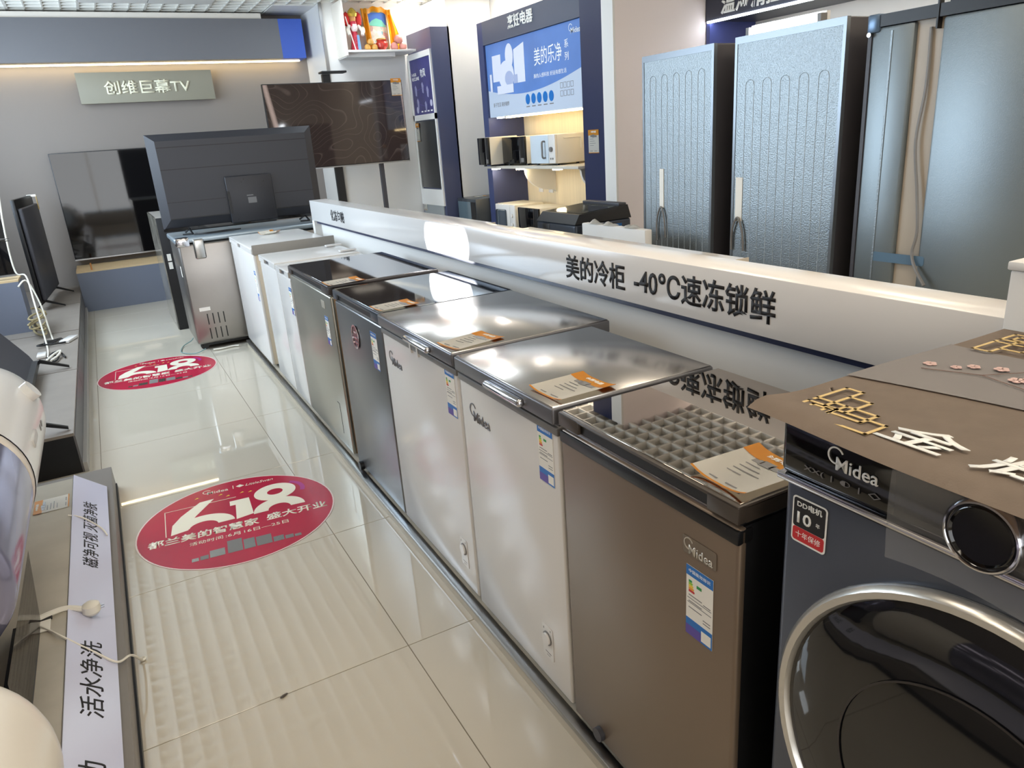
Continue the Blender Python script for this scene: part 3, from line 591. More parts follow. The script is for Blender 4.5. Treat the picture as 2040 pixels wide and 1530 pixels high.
# ================================================================ FLOOR STICKERS
def sticker(label, x, y, rz):
    t = thing('floor_sticker', label, 'floor sticker', (x, y, 0), rz)
    F = Fr((0, 0, .0012), X, Y); R = .395
    plate('film', Fr((0, 0, .0), X, Y), ell(R, R, 72), M_STICK, t, .0004, .0012)
    bm = bmesh.new(); arcband(bm, F, .985*R, R, 0, 360, 0, .0003, 72); fin('film_edge', bm, mat('film_edge', (226, 206, 200), .3), t)
    # bold 618 drawn by hand
    bm = bmesh.new()
    addplate(bm, F, [(-.262, -.028), (-.258, .06), (-.225, .13), (-.149, .232), (-.090, .238), (-.165, .105), (-.195, .04), (-.196, -.012)], 0, .0005)
    arcband(bm, F.at(-.136, -.012), .056, .122, 2, 172, .00005, .00055, 32, 1.0, .86); fin('big_number_six', bm, M_STKWH, t)
    plate('big_number_one', F, [(-.027, .170), (.054, .170), (.062, .002), (-.008, -.016), (-.004, .125), (-.027, .125)], M_STKWH, t, 0, .0005)
    bm = bmesh.new(); arcband(bm, F.at(.166, .168), .034, .090, 0, 360, 0, .0005, 40, 1.0, .92); arcband(bm, F.at(.168, -.006), .046, .106, -2, 182, .00005, .00055, 32, 1.0, .98); fin('big_number_eight', bm, M_STKWH, t)
    F2 = F.at(0, 0, .0003)
    text('slogan_lettering', '都兰美的智慧家', F2.at(-.135, -.075), M_STKWH, t, w=.424, h=.062, bold=.022, th=.0004); text('slogan_lettering', '盛大开业', F2.at(.231, -.068), M_STKWH, t, w=.248, h=.060, bold=.022, th=.0004)
    text('date_lettering', '活动时间', F2.at(-.13, -.145), M_STKWH, t, w=.125, h=.028, bold=.004, th=.0004); text('date_lettering', ':6月16日—25日', F2.at(.065, -.145), M_STKWH, t, w=.245, h=.028, bold=.004, th=.0004)
    logo('brand_lettering', F2.at(-.135, .318), .115, M_STKWH, t, .0004); text('brand_lettering', 'LittleSwan', F2.at(.112, .313), M_STKWH, t, w=.12, h=.024, bold=0, th=.0004, ital=.3)
    plate('brand_divider', F2, rect(-.006, -.003, .30, .335), M_STKWH, t, 0, .0003); plates('swan_mark', F2, [[(.008, .318), (.026, .332), (.044, .311), (.022, .302)]], M_STKWH, t, 0, .0003)
    for k, (x0, w0, h0) in enumerate(((-.185, .025, .025), (-.155, .03, .03), (-.12, .055, .055), (-.055, .055, .10), (.005, .042, .08), (.052, .058, .075), (.115, .04, .04), (.16, .032, .028), (.196, .025, .02))):
        plate('printed_appliance', F2, rect(x0, x0+w0, -.292, -.292+h0), M_GREY if k % 2 else M_STEEL, t, 0, .0003)
    plates('confetti', F2, [[(x0, y0), (x0+.018, y0+.004), (x0+.012, y0+.012)] for x0, y0 in ((-.04, .232), (.02, .235), (-.07, .26), (.055, .225), (-.17, .275))], M_YEL, t, 0, .0003)
    bm = bmesh.new(); arcband(bm, F2.at(.19, .155), .085, .105, -20, 60, 0, .0003, 20); fin('magenta_swirl', bm, M_MAG, t)
    boxp = [(-.29, .205), (.0, .205)], [(-.29, .205), (-.28, -.03)]
    bm = bmesh.new(); 
    for P2 in boxp: stroke(bm, P2, .003, 0, F2)
    fin('outline', bm, M_STKWH, t)
    return t
sticker('crimson round 618 promotion sticker on the floor nearer the camera', .236, 2.99, math.radians(-6))
sticker('crimson round 618 promotion sticker further off by the steel freezer', .128, 5.67, math.radians(-5))
# ================================================================ STEEL FREEZER ACROSS THE AISLE WITH A TELEVISION ON TOP
bf = thing('chest_freezer', 'stainless steel chest freezer standing across the aisle end with a television on it', 'freezer', (.455, 6.05, 0))
M_SS = mat('scuffed_stainless', (150, 146, 142), .3, metal=.9, var=.05, vscale=4, bump=.05, bscale=8)
box('cabinet', (0, 1.15), (0, .6), (.05, .83), M_SS, bf, .02, 3); box('lid', (-.015, 1.16), (-.012, .6), (.835, .875), mat('pale_steel_lid', (158, 170, 178), .3, metal=.6), bf, .012, 3)
box('lock_plate', (.11, .19), (-.022, .004), (.71, .86), M_STEEL, bf, .012, 3); box('corner_trim', (-.008, .09), (-.016, .05), (.81, .878), M_CHROME, bf, .012)
for r2 in range(2):
    for k in range(4): box('vent_slot', (.105+.04*k, .113+.04*k), (-.002, .004), (.20-.115*r2, .285-.115*r2), M_BLACK, bf)
plate('serial_label', Fr((.09, -.0005, .31), X, Z), rect(-.03, .05, 0, .028), M_PAPER, bf); plate('side_label', Fr((-.0005, .08, .62), -Y, Z), rect(-.03, .02, -.04, .04), M_PAPER, bf)
for a in (.05, 1.1):
    for b in (.06, .54): cyl('caster', (a, b-.015, .03), (a, b+.015, .03), .03, M_BLACK, bf)
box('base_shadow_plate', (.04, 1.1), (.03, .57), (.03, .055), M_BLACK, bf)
tb = thing('television', 'black television seen from behind on the stainless freezer', 'television', (1.03, 6.33, .877))
w2, h2_ = .62, .70; z0 = .045
bm = bmesh.new()
prof = [(-w2, 0, z0), (w2, 0, z0), (w2, 0, z0+h2_), (-w2, 0, z0+h2_)]; inn = [(-w2+.06, -.035, z0+.075), (w2-.06, -.035, z0+.075), (w2-.06, -.035, z0+h2_-.05), (-w2+.06, -.035, z0+h2_-.05)]
bk = [(x_, .03, z_) for x_, y_, z_ in prof]
A, B, C_ = ([bm.verts.new(p) for p in q] for q in (prof, inn, bk))
bm.faces.new(B)
for i in range(4): bm.faces.new((A[i], A[(i+1) % 4], B[(i+1) % 4], B[i])); bm.faces.new((C_[i], C_[(i+1) % 4], A[(i+1) % 4], A[i]))
bm.faces.new(C_[::-1]); fin('rear_shell', bm, mat('tv_back_plastic', (48, 48, 53), .42), tb)
for zz in (.60, .44, .24):
    if zz > .3: box('groove', (-w2+.06, w2-.06), (-.0362, -.034), (z0+zz, z0+zz+.006), M_BLACK, tb)
for a, b in ((-w2+.06, -.13), (.25, w2-.06)): box('groove', (a, b), (-.0362, -.034), (z0+.20, z0+.2045), M_BLACK, tb); box('groove', (a, b), (-.0362, -.034), (z0+.075, z0+.083), M_BLACK, tb)
eb = box('electronics_cover', (-.12, .24), (-.06, -.03), (z0-.0, z0+.36), mat('tv_box_plastic', (38, 38, 43), .4), tb, .008, 3)
for k, (a, b) in enumerate(((.0, .31), (.17, .305), (.02, .33), (.21, .1), (-.07, .03))): cyl('screw', (a, -.0625, z0+b), (a, -.059, z0+b), .006, M_BLACK, eb, n=10)
box('port_slot', (-.1205, -.10), (-.062, -.05), (z0+.08, z0+.25), M_BLACK, eb); plate('maker_mark', Fr((.05, -.0605, z0+.205), X, Z), rect(-.025, .025, -.004, .004), M_INKGREY, eb, 0, .0004)
plate('rating_label', Fr((.06, -.0605, z0+.165), X, Z), rect(-.03, .035, -.02, .025), M_INKGREY, eb, 0, .0004); plate('bar_code_sticker', Fr((.41, -.008, z0+.045), X, Z), rect(-.013, .013, -.005, .055), M_PAPER, tb, -.0, .001)
box('bottom_bezel', (-w2, w2), (-.012, .03), (z0-.012, z0+.01), M_BLKG, tb)
for sx in (-.44, .47): 
    bm = bmesh.new(); addtube(bm, [(sx, .0, z0), (sx+.01, -.09, .006)], .008, 6); addtube(bm, [(sx, .0, z0), (sx-.02, .11, .006)], .008, 6); addtube(bm, [(sx-.06, -.07, .006), (sx+.01, -.09, .006)], .006, 6); fin('foot', bm, M_BLACK, tb)
tag(tube('power_cord', [(.60, 6.16, .884), (.72, 6.12, .884), (.86, 6.14, .884), (.95, 6.20, .884), (.85, 6.22, .884), (.70, 6.18, .884), (.62, 6.24, .884)], .005, M_CORDB), 'black power cord coiled on the stainless freezer lid', 'cord')
tag(tube('power_cord', [(.50, 6.03, .02), (.42, 5.98, .01), (.33, 6.10, .008), (.36, 6.3, .008), (.43, 6.35, .03), (.452, 6.36, .05)], .0035, mat('teal_cord', (120, 150, 150), .5)), 'thin teal cord looped on the floor by the stainless freezer', 'cord')
tag(tube('power_cord', [(.55, 5.99, .012), (.62, 5.985, .01), (.70, 6.0, .01), (.742, 5.98, .01)], .006, M_CORDW), 'white cord lying along the foot of the stainless freezer', 'cord')
dc = thing('dark_cabinet', 'tall black cabinet with reflections painted on its glossy side behind the stainless freezer', 'cabinet', (.40, 7.0, 0))
box('carcass', (0.004, 1.0), (0, .85), (0, .975), M_BLACK, dc, .004); box('glossy_side', (-.006, .004), (.0, .85), (0.01, .985), mat('painted_reflection_gloss', (124, 121, 112), .12, var=.55, vscale=7), dc); box('top_plate', (0, 1.0), (0, .85), (.975, .985), mat('silver_top', (190, 188, 184), .3, metal=.5), dc)  # mottled tone of the glossy side paints in its reflections
for zz in (.62, .56): plate('white_sticker', Fr((.05, -.001, zz), X, Z), rect(-.02, .012, -.02, .05), M_PAPER, dc)
# ================================================================ STAND TELEVISION IN FRONT OF THE WALL RETURN
def waves(name):
    m_ = mat(name, (38, 30, 28), .05, spec=.7); nt = m_.node_tree; b = nt.nodes['Principled BSDF']
    tc = nt.nodes.new('ShaderNodeTexCoord'); L = nt.links.new
    nz = nt.nodes.new('ShaderNodeTexNoise'); nz.inputs['Scale'].default_value = 1.6; nz.inputs['Detail'].default_value = 1; L(tc.outputs['Object'], nz.inputs['Vector'])
    mu = nt.nodes.new('ShaderNodeMath'); mu.operation = 'MULTIPLY'; mu.inputs[1].default_value = 26; L(nz.outputs[0], mu.inputs[0])
    fr = nt.nodes.new('ShaderNodeMath'); fr.operation = 'FRACT'; L(mu.outputs[0], fr.inputs[0])
    r1 = nt.nodes.new('ShaderNodeValToRGB'); e = r1.color_ramp.elements; e[0].position = .86; e[0].color = (.010, .007, .006, 1); e[1].position = .99; e[1].color = (.036, .028, .024, 1); L(fr.outputs[0], r1.inputs[0])
    wv = nt.nodes.new('ShaderNodeTexWave'); wv.inputs['Scale'].default_value = .22; wv.inputs['Distortion'].default_value = 5; wv.inputs['Detail Scale'].default_value = .9; L(tc.outputs['Object'], wv.inputs['Vector'])
    r2 = nt.nodes.new('ShaderNodeValToRGB'); e = r2.color_ramp.elements; e[0].position = .9985; e[0].color = (0, 0, 0, 1); e[1].position = .9999; e[1].color = (.22, .17, .15, 1); L(wv.outputs[0], r2.inputs[0])
    ad = nt.nodes.new('ShaderNodeMixRGB'); ad.blend_type = 'ADD'; ad.inputs[0].default_value = 1; L(r1.outputs[0], ad.inputs[1]); L(r2.outputs[0], ad.inputs[2])
    L(ad.outputs[0], b.inputs['Emission Color']); b.inputs['Emission Strength'].default_value = 1.0; return m_
t = tv('television', 'large television on a tall stand showing dark brown contour waves', (2.38, 7.9, 0), 0, 1.46, .825, 1.245, .04, waves('screen_picture'))
box('upright', (.40, .44), (.05, .10), (0.03, 1.3), M_DKGREY, t); box('upright', (-.10, -.02), (.05, .10), (.03, 2.15), M_BLACK, t); box('top_tray', (-.12, .14), (-.02, .12), (2.155, 2.175), M_BLACK, t, .006); box('stand_base', (-.4, .6), (-.2, .35), (0, .03), M_BLACK, t, .008); box('bottom_trim', (-.73, .73), (-.006, .02), (1.24, 1.252), M_ALU, t)
price_tag('orange-headed price card on the top corner of the stand television', Fr((3.04, 7.894, 2.00), X, Z), .115, .17, .001)
# ================================================================ ALTAR SHELF ON THE WALL RETURN
al = thing('altar_shelf', 'small white altar shelf with an angled glass guard high on the wall', 'shelf', (2.65, 8.15, 2.375))
box('shelf_board', (0, .77), (0, .345), (0, .022), M_WHITE, al, .003); box('under_board', (.0, .55), (.08, .345), (-.04, 0), M_WHITE, al); box('side_panel', (-.012, .0), (0, .345), (-.03, .50), M_CREAM, al)
zt = 2.398
st = thing('deity_statue', 'armoured deity statue with red tufts and gold crown on the altar shelf', 'statue', (2.79, 8.30, zt))
lathe('robe', (0, 0, 0), Z, [(0, .07), (.02, .075), (.12, .05), (.2, .045), (.25, .06), (.29, .045), (.30, .0)], mat('robe_crimson', (190, 50, 70), .5, var=.4, vscale=40), st, 20, .7)
lathe('head', (0, -.005, .31), Z, [(-.04, 0), (-.03, .022), (0, .033), (.03, .03), (.045, 0)], mat('gilt_face', (206, 150, 90), .4), st, 16)
lathe('crown', (0, -.005, .335), Z, [(0, .045), (.03, .055), (.06, .04), (.085, .015), (.09, 0)], mat('gilt_crown', (232, 200, 90), .25, metal=.7, var=.3, vscale=60), st, 14)
for s in (-1, 1): lathe('red_tuft', (s*.065, .01, .24), Z, [(0, 0), (.02, .028), (.07, .036), (.12, .03), (.15, 0)], mat('tuft_red', (204, 44, 44), .7, bump=1, bscale=200), st, 14)
lathe('chest_armour', (0, -.02, .19), Z, [(0, .03), (.03, .045), (.07, .04), (.08, 0)], mat('armour_white', (226, 214, 214), .4, var=.2, vscale=50), st, 16, .8)
for s in (-1, 1): tube('sleeve', [(s*.045, -.01, .25), (s*.08, -.035, .20), (s*.07, -.06, .15)], .018, mat('sleeve_white', (226, 226, 220), .5), st, 8)
tube('spear', [(-.095, -.06, .33), (-.03, -.085, .0)], .006, M_WHITE, st, 6, k=2); plate('sash', Fr((.012, -.075, .09), X, Z), [(-.012, .06), (.012, .06), (.02, -.08), (-.012, -.08)], mat('sash_blue', (120, 160, 205), .5), st, 0, .008)
plate('hand_fan', Fr((.085, -.05, .2), X, Z), ell(.022, .036, 16), M_CREAM, st, 0, .006)
pc = thing('framed_picture', 'framed devotional picture draped with a yellow scarf on the altar', 'picture', (3.09, 8.40, zt))
box('frame', (-.125, .125), (0, .02), (.03, .41), mat('green_gilt_frame', (170, 176, 140), .4), pc, .004)
pm = mat('devotional_print', (90, 140, 190), .5); nt = pm.node_tree; tc = nt.nodes.new('ShaderNodeTexCoord'); vo = nt.nodes.new('ShaderNodeTexVoronoi'); vo.inputs['Scale'].default_value = 26
rp = nt.nodes.new('ShaderNodeValToRGB'); cols = [(.08, .2, .5), (.15, .5, .42), (.6, .55, .45), (.75, .72, .66), (.5, .28, .25), (.2, .35, .6)]
for k, c_ in enumerate(cols):
    e = rp.color_ramp.elements[k] if k < 2 else rp.color_ramp.elements.new(k/5); e.position = k/5; e.color = (*c_, 1)
nt.links.new(tc.outputs['Object'], vo.inputs['Vector']); nt.links.new(vo.outputs['Color'], rp.inputs[0]); nt.links.new(rp.outputs[0], nt.nodes['Principled BSDF'].inputs['Base Color'])
box('print', (-.11, .11), (-.002, .004), (.045, .36), pm, pc); box('print_sky', (-.11, .11), (-.003, 0), (.27, .395), mat('print_blue', (64, 110, 190), .5), pc); plate('print_hill', Fr((0, -.0032, .27), X, Z), [(-.11, 0), (-.05, .05), (.0, .07), (.06, .05), (.11, -.02)], mat('print_jade', (110, 190, 170), .5), pc, 0, .001)
sc_ = thing('silk_scarf', 'yellow silk scarf hung over the framed picture in long folds', 'scarf', (3.09, 8.385, zt))
surf('scarf_top', lambda a, b: V((-.16+.32*a, -.012-.012*math.sin(14*a), .415+.035*math.sin(math.pi*a)-.05*b+.008*math.sin(20*a))), 24, 4, M_YELCLOTH, sc_, .006)
surf('scarf_tail', lambda a, b: V((-.175+.075*a+.03*b, -.012-.014*math.sin(10*a+2*b), .43-.42*b)), 10, 16, M_YELCLOTH, sc_, .005)
surf('scarf_tail', lambda a, b: V((.11+.05*a+(.02+.16*a)*b*.75, -.012-.016*math.sin(11*a+2*b), .42-.41*b)), 14, 16, M_YELCLOTH, sc_, .005)
ib = thing('incense_bowl', 'red and gold incense bowl in front of the framed picture', 'bowl', (3.075, 8.27, zt)); lathe('bowl', (0, 0, 0), Z, [(0, .02), (.01, .03), (.035, .062), (.07, .066), (.09, .05), (.105, .055), (.105, 0)], mat('lacquer_red', (176, 56, 46), .2, var=.3, vscale=25), ib, 24); lathe('gilt_rim', (0, 0, .1), Z, [(0, .05), (.012, .058), (.02, .05), (.012, .046), (0, .05)], mat('gilt', (226, 190, 110), .25, metal=.7), ib, 24)
def fruit(lab, x_, y_, z_, r_, mt, g): 
    t = thing('fruit', lab, 'fruit', (x_, y_, z_), group=g); lathe('flesh', (0, 0, 0), Z, [(0, .0), (.003, r_*.5), (r_*.45, r_*.93), (r_*.95, r_), (r_*1.5, r_*.8), (r_*1.85, r_*.35), (r_*1.8, 0)], mt, t, 18); cyl('stem', (0, 0, r_*1.75), (.004, 0, r_*2.1), .003, M_BROWND, t, n=6)
PKF = mat('peach_skin', (206, 140, 130), .5, var=.1, vscale=20); GDF = mat('gold_pear_skin', (196, 150, 76), .5, var=.1, vscale=20)
fruit('pink peach at the left foot of the peach pile on the altar', 3.21, 8.25, zt, .043, PKF, 'altar fruit'); fruit('pink peach at the right foot of the peach pile on the altar', 3.31, 8.25, zt, .043, PKF, 'altar fruit'); fruit('pink peach on top of the peach pile on the altar', 3.265, 8.25, zt+.068, .047, PKF, 'altar fruit')
fruit('golden pear nearest the statue on the altar', 2.90, 8.24, zt, .034, GDF, 'altar fruit'); fruit('golden pear beside the incense bowl on the altar', 2.98, 8.24, zt, .034, GDF, 'altar fruit'); fruit('golden pear on top of the two pears on the altar', 2.94, 8.24, zt+.052, .034, GDF, 'altar fruit')
# ================================================================ RIGHT WALL: display bays
b1 = thing('poster_cabinet', 'tall navy cabinet with a hair-care poster in a white frame by the wall return', 'cabinet', (3.46, 7.82, 0))
box('carcass', (.0, .22), (0, .675), (0, 2.575), mat('navy_grey_laminate', (70, 76, 104), .4), b1); box('white_backing', (.20, .735), (.0, .675), (0, 2.88), M_WHITE, b1)
box('cove_light', (.04, .18), (.1, .6), (2.576, 2.582), emis('cove_glow', (1, .92, .82), 9), b1)
FP = Fr((-.001, 0, 0), -Y, Z)
boxes('poster_frame', [((-.02, 0), (.02, .665), (2.305, 2.365)), ((-.02, 0), (.02, .665), (1.66, 1.72)), ((-.02, 0), (.02, .05), (.72, 2.305)), ((-.02, 0), (.635, .665), (.72, 2.305)), ((-.02, 0), (.05, .635), (.72, .9))], M_WHITE, b1)
po = box('poster', (-.008, -.001), (.05, .635), (1.72, 2.305), mat('violet_poster', (58, 56, 116), .35, var=.35, vscale=4), b1)
FP2 = Fr((-.0085, 0, 0), -Y, Z); text('poster_lettering', 'HAIR', FP2.at(-.54, 2.15), M_WHT, po, w=.13, h=.035, th=.0006); text('poster_lettering', 'RECLINE', FP2.at(-.51, 2.105), M_WHT, po, w=.2, h=.035, th=.0006); text('poster_lettering', '吹风', FP2.at(-.29, 2.15), M_WHT, po, w=.14, h=.09, th=.0006)
for k, (a, b) in enumerate(((.53, 1.98), (.33, 2.0), (.2, 1.95), (.5, 1.84), (.28, 1.80))): plate('printed_gadget', FP2.at(-a, b), [(-.02, -.05), (.015, -.06), (.03, .02), (.0, .06), (-.03, .04)], mat('gadget_print', (150, 150, 190), .4), po, 0, .0006)
bm = bmesh.new()
for P2 in ([(-.53, 1.98), (-.33, 2.0), (-.2, 1.95)], [(-.33, 2.0), (-.5, 1.84), (-.28, 1.80)]): stroke(bm, P2, .004, 0, FP2)
fin('printed_link', bm, M_LPURP, po)
for a, b in ((.53, 1.775), (.13, 1.83)): plate('printed_disc', FP2.at(-a, b), ell(.032, .036, 20), mat('pale_disc', (190, 190, 214), .4), po, 0, .0006)
plates('caption_dot', FP2, [rect(-.43+.09*k, -.38+.09*k, 1.745, 1.76) for k in range(4)], M_WHT, po, 0, .0006)
box('black_oven_panel', (-.014, -.002), (.055, .63), (.915, 1.65), mat('black_oven_glass', (26, 30, 36), .08, spec=.6), b1, .004); box('lower_panel', (-.014, -.002), (.055, .63), (.5, .76), mat('grey_panel', (150, 156, 158), .3), b1)
price_tag('tall price card on the upper edge of the black oven panel', Fr((3.443, 8.40, 1.535), -Y, Z), .10, .20, .001)
price_tag('price card on the grey lower panel of the poster cabinet', Fr((3.443, 8.40, .72), -Y, Z), .10, .14, .001)
# cooking bay
b2 = thing('cooking_bay', 'navy framed wall bay with cooking poster and lit wallpaper niche', 'display bay', (3.76, 0, -.153)); b2.scale = (1.106,)*3
M_WP = mat('striped_beige_wallpaper', (224, 206, 172), .6, var=.06, vscale=60, stretch=(1, 1, .02))
box('back_board', (.385, .399), (4.95, 6.52), (.139, 2.4), M_WP, b2); box('jamb', (0, .399), (6.52, 6.62), (.139, 2.42), mat('jamb_navy', (64, 72, 110), .4), b2); box('column', (0, .399), (4.68, 4.95), (.139, 2.76), M_NAVY, b2); box('white_board', (0, .38), (4.545, 4.68), (.139, 2.76), M_WHITE, b2)
box('header', (0, .385), (4.95, 6.52), (2.225, 2.42), mat('slate_header', (82, 88, 104), .4), b2)
box('cove_light', (.1, .3), (5.0, 6.5), (2.421, 2.428), emis('cove_glow', (1, .92, .82), 9), b2)
FH = Fr((-.001, 0, 0), -Y, Z); text('header_lettering', '烹饪电器', FH.at(-5.82, 2.345), M_WHT, b2, w=.42, h=.105, bold=.02, th=.006)
ps = box('poster_panel', (.02, .075), (4.955, 6.515), (1.60, 2.222), mat('poster_pale_blue', (196, 208, 226), .3), b2)
FQ = Fr((.0195, 0, 0), -Y, Z)
top = [(-6.515, 2.222), (-4.955, 2.222)]; arc = [(-4.955-1.56*k/20, 1.93-.16*math.sin(math.pi*(.08+.72*k/20))+.0*k) for k in range(21)]
plate('poster_blue_field', FQ, [(-6.515, 2.222)]+arc[::-1]+[(-4.955, 2.222)], mat('poster_blue', (96, 134, 200), .3, var=.12, vscale=2), ps, 0, .0008)
F3 = FQ.at(0, 0, .0008)
text('poster_lettering', '美的乐净', F3.at(-5.45, 2.03), M_WHT, ps, w=.42, h=.135, bold=0, th=.0006); text('poster_lettering', '系', F3.at(-5.17, 2.075), M_WHT, ps, w=.055, h=.06, bold=0, th=.0006); text('poster_lettering', '列', F3.at(-5.17, 1.985), M_WHT, ps, w=.055, h=.06, bold=0, th=.0006)
text('poster_lettering', '美的人感科技 好运有感生活', F3.at(-5.43, 1.885), M_WHT, ps, w=.5, h=.034, bold=0, th=.0006); logo('logo', F3.at(-5.13, 2.165), .17, M_WHT, ps, .0006)
text('poster_lettering', '亲子生活 美好相伴', FQ.at(-6.28, 1.705), M_INKGREY, ps, w=.30, h=.038, bold=0, th=.0006)
M_PB = mat('printed_white', (222, 226, 240), .4); M_PB2 = mat('printed_lilac', (170, 182, 216), .4)
for k_, (nm_, pts, mt) in enumerate((('printed_board', rect(-6.40, -6.24, 1.90, 2.12), M_PB), ('printed_board', [(-6.0, 1.86), (-5.82, 1.86), (-5.82, 2.17), (-6.0, 2.13)], M_PB), ('printed_disc', ell(.14, .12, 28, -6.15, 1.94), M_PB), ('printed_disc', ell(.07, .10, 24, -6.08, 2.09), M_PB), ('printed_bowl', ell(.075, .06, 24, -6.1, 1.91), M_PB2), ('printed_plinth', rect(-6.33, -6.03, 1.79, 1.86), M_PB), ('printed_tower', rect(-6.46, -6.42, 1.82, 1.97), M_PB), ('printed_pan', rect(-6.02, -5.95, 1.86, 1.93), M_PB2))):
    plate(nm_, F3, pts, mt, ps, .0004*k_, .0004*k_+.0006)
for k in range(5): plate('printed_icon', FQ.at(-5.80+.095*k, 1.715), ell(.037, .042, 22), M_LBLUE, ps, 0, .0008)
plates('icon_caption', FQ, [rect(-5.83+.095*k, -5.77+.095*k, 1.652, 1.66) for k in range(5)], M_INKGREY, ps, 0, .0006)
bm = bmesh.new()
for k in range(8): a, b = -5.28+.05*(k % 4), 1.70+.06*(k//4); stroke(bm, [(a, b), (a+.035, b), (a+.035, b+.04), (a, b+.04), (a, b)], .003, 0, FQ)
fin('line_icon', bm, M_INKGREY, ps)
box('light_strip', (.10, .13), (4.98, 6.36), (1.585, 1.597), emis('warm_niche_strip', (1, .74, .36), 14), b2)
box('end_downlight', (.05, .10), (6.38, 6.44), (1.588, 1.598), emis('cool_downlight', (.9, .95, 1), 12), b2)
sh = thing('wall_shelf', 'pale shelf on curved white brackets carrying three microwaves', 'shelf', (3.76, 0, 1.1138)); sh.scale = (1.106,)*3; box('shelf_board', (-.06, .38), (4.955, 6.515), (0, .022), mat('pale_shelf', (206, 200, 188), .4), sh, .002)
for yy in (6.0, 5.1):
    bm = bmesh.new(); Fb = Fr((0, yy, 0), X, Z); pts = [(.384, 0), (.384, -.24), (.36, -.22)]+[(.36-.30*math.sin(a*math.pi/16), -.22+.20*(1-math.cos(a*math.pi/16))) for a in range(1, 9)]+[(.04, 0)]
    addplate(bm, Fb, pts, -.012, .012); fin('bracket', bm, M_WHITE, sh)
for yy in (6.44, 5.97, 5.35): c = box('shelf_light', (-.03, .03), (yy-.03, yy+.03), (-.012, -.001), emis('warm_shelf_spot', (1, .80, .48), 45), sh)
def microwave(label, loc, w, h, d, kind):
    t = thing('microwave_oven', label, 'microwave', loc, group='microwaves in the cooking bay'); t.scale = (1.106,)*3       # front faces local -x, near end at y=0
    body = {'white': M_APPL, 'black': mat('cream_microwave_body', (224, 216, 200), .3), 'grey': M_DKGREY}[kind if kind in ('white', 'grey') else 'black']
    box('body', (.02, d), (0, w), (.014, h), body, t, .008, 3)
    for a in (.05, d-.05):
        for b in (.04, w-.04): cyl('foot', (a, b, 0), (a, b, .016), .014, M_BLACK, t, n=10)
    Fm = Fr((0, 0, 0), -Y, Z); cpw = .26*w
    if kind == 'white':
        box('door', (0, .022), (cpw+.002, w), (.016, h-.002), mat('pale_blue_door', (206, 218, 228), .2), t, .006); box('control_panel', (0, .022), (0, cpw-.002), (.016, h-.002), M_APPL, t, .006)
        tube('handle', [(-.001, cpw+.05, h*.25), (-.028, cpw+.05, h*.27), (-.03, cpw+.05, h*.5), (-.028, cpw+.05, h*.76), (-.001, cpw+.05, h*.78)], .008, M_GREY, t); cyl('dial', (-.014, cpw*.5, h*.52), (.0, cpw*.5, h*.52), .02, M_GREY, t)
        for k in range(2): cyl('button', (-.004, cpw*(.35+.3*k), h*.22), (0, cpw*(.35+.3*k), h*.22), .008, M_GREY, t, n=12)
        tube('side_emboss', [(d*.3, -.001, h*.86), (d*.8, -.001, h*.86), (d*.87, -.001, h*.8), (d*.88, -.001, h*.5)], .004, M_APPL, t)
    elif kind == 'window':
        box('door', (0, .022), (cpw+.002, w), (.016, h-.002), M_APPL, t, .008); box('door_window', (-.002, .004), (cpw+.06, w-.035), (.05, h-.05), mat('grey_window', (70, 80, 92), .08), t, .02, 4); box('control_panel', (0, .022), (0, cpw-.002), (.016, h-.002), M_APPL, t, .006)
        for zz in (.62, .32): cyl('dial', (-.014, cpw*.5, h*zz), (0, cpw*.5, h*zz), .018, M_APPL, t)
    else:
        box('door', (0, .022), (cpw*.8+.002, w), (.016, h-.002), M_BLKG, t, .004); box('control_panel', (0, .022), (0, cpw*.8-.002), (.016, h-.002), M_BLACK, t, .004); box('chrome_strip', (-.003, .004), (cpw*.8-.004, cpw*.8+.004), (.018, h-.004), M_CHROME, t); box('release_button', (-.004, .002), (cpw*.15, cpw*.65), (.03, .065), M_GREY, t, .002)
    return t
zs = 1.1392
microwave('pale blue and white microwave with loop handle on the shelf', (3.76, 5.945, zs), .40, .25, .30, 'white'); microwave('black-doored cream microwave in the middle of the shelf', (3.76, 6.50, zs), .41, .25, .32, 'black'); microwave('black-doored microwave at the far end of the shelf', (3.60, 6.965, zs), .21, .26, .32, 'black')
cn = thing('counter', 'low white counter under the shelf in the cooking bay', 'counter', (3.65, 0, -.153)); cn.scale = (1.106,)*3; box('body', (.02, .48), (4.96, 6.51), (.139, .52), M_WHITE, cn); box('top', (0, .48), (4.955, 6.515), (.52, .555), mat('counter_top', (200, 196, 188), .3), cn, .003)
microwave('black microwave on the low counter next to the washing machine', (3.716, 6.238, .4615), .36, .25, .32, 'black'); microwave('white microwave with grey window on the low counter', (3.716, 6.702, .4615), .38, .265, .32, 'window')
ov = thing('countertop_oven', 'dark glass countertop oven at the far end of the low counter', 'oven', (3.595, 7.344, -.153)); ov.scale = (1.106,)*3; box('stand', (.02, .5), (.0, .42), (.139, .5), M_WHITE, ov); box('body', (.0, .45), (0, .42), (.5, .86), mat('dark_oven_body', (64, 68, 72), .25), ov, .006); box('door_glass', (-.004, .006), (.11, .40), (.53, .83), mat('oven_door_glass', (96, 112, 120), .06), ov); box('control_panel', (-.004, .006), (.01, .11), (.53, .83), M_BLACK, ov)
price_tag('yellow price card on top of the dark countertop oven', Fr((3.816, 7.63, .7985), -Y, X), .1, .14, .003)
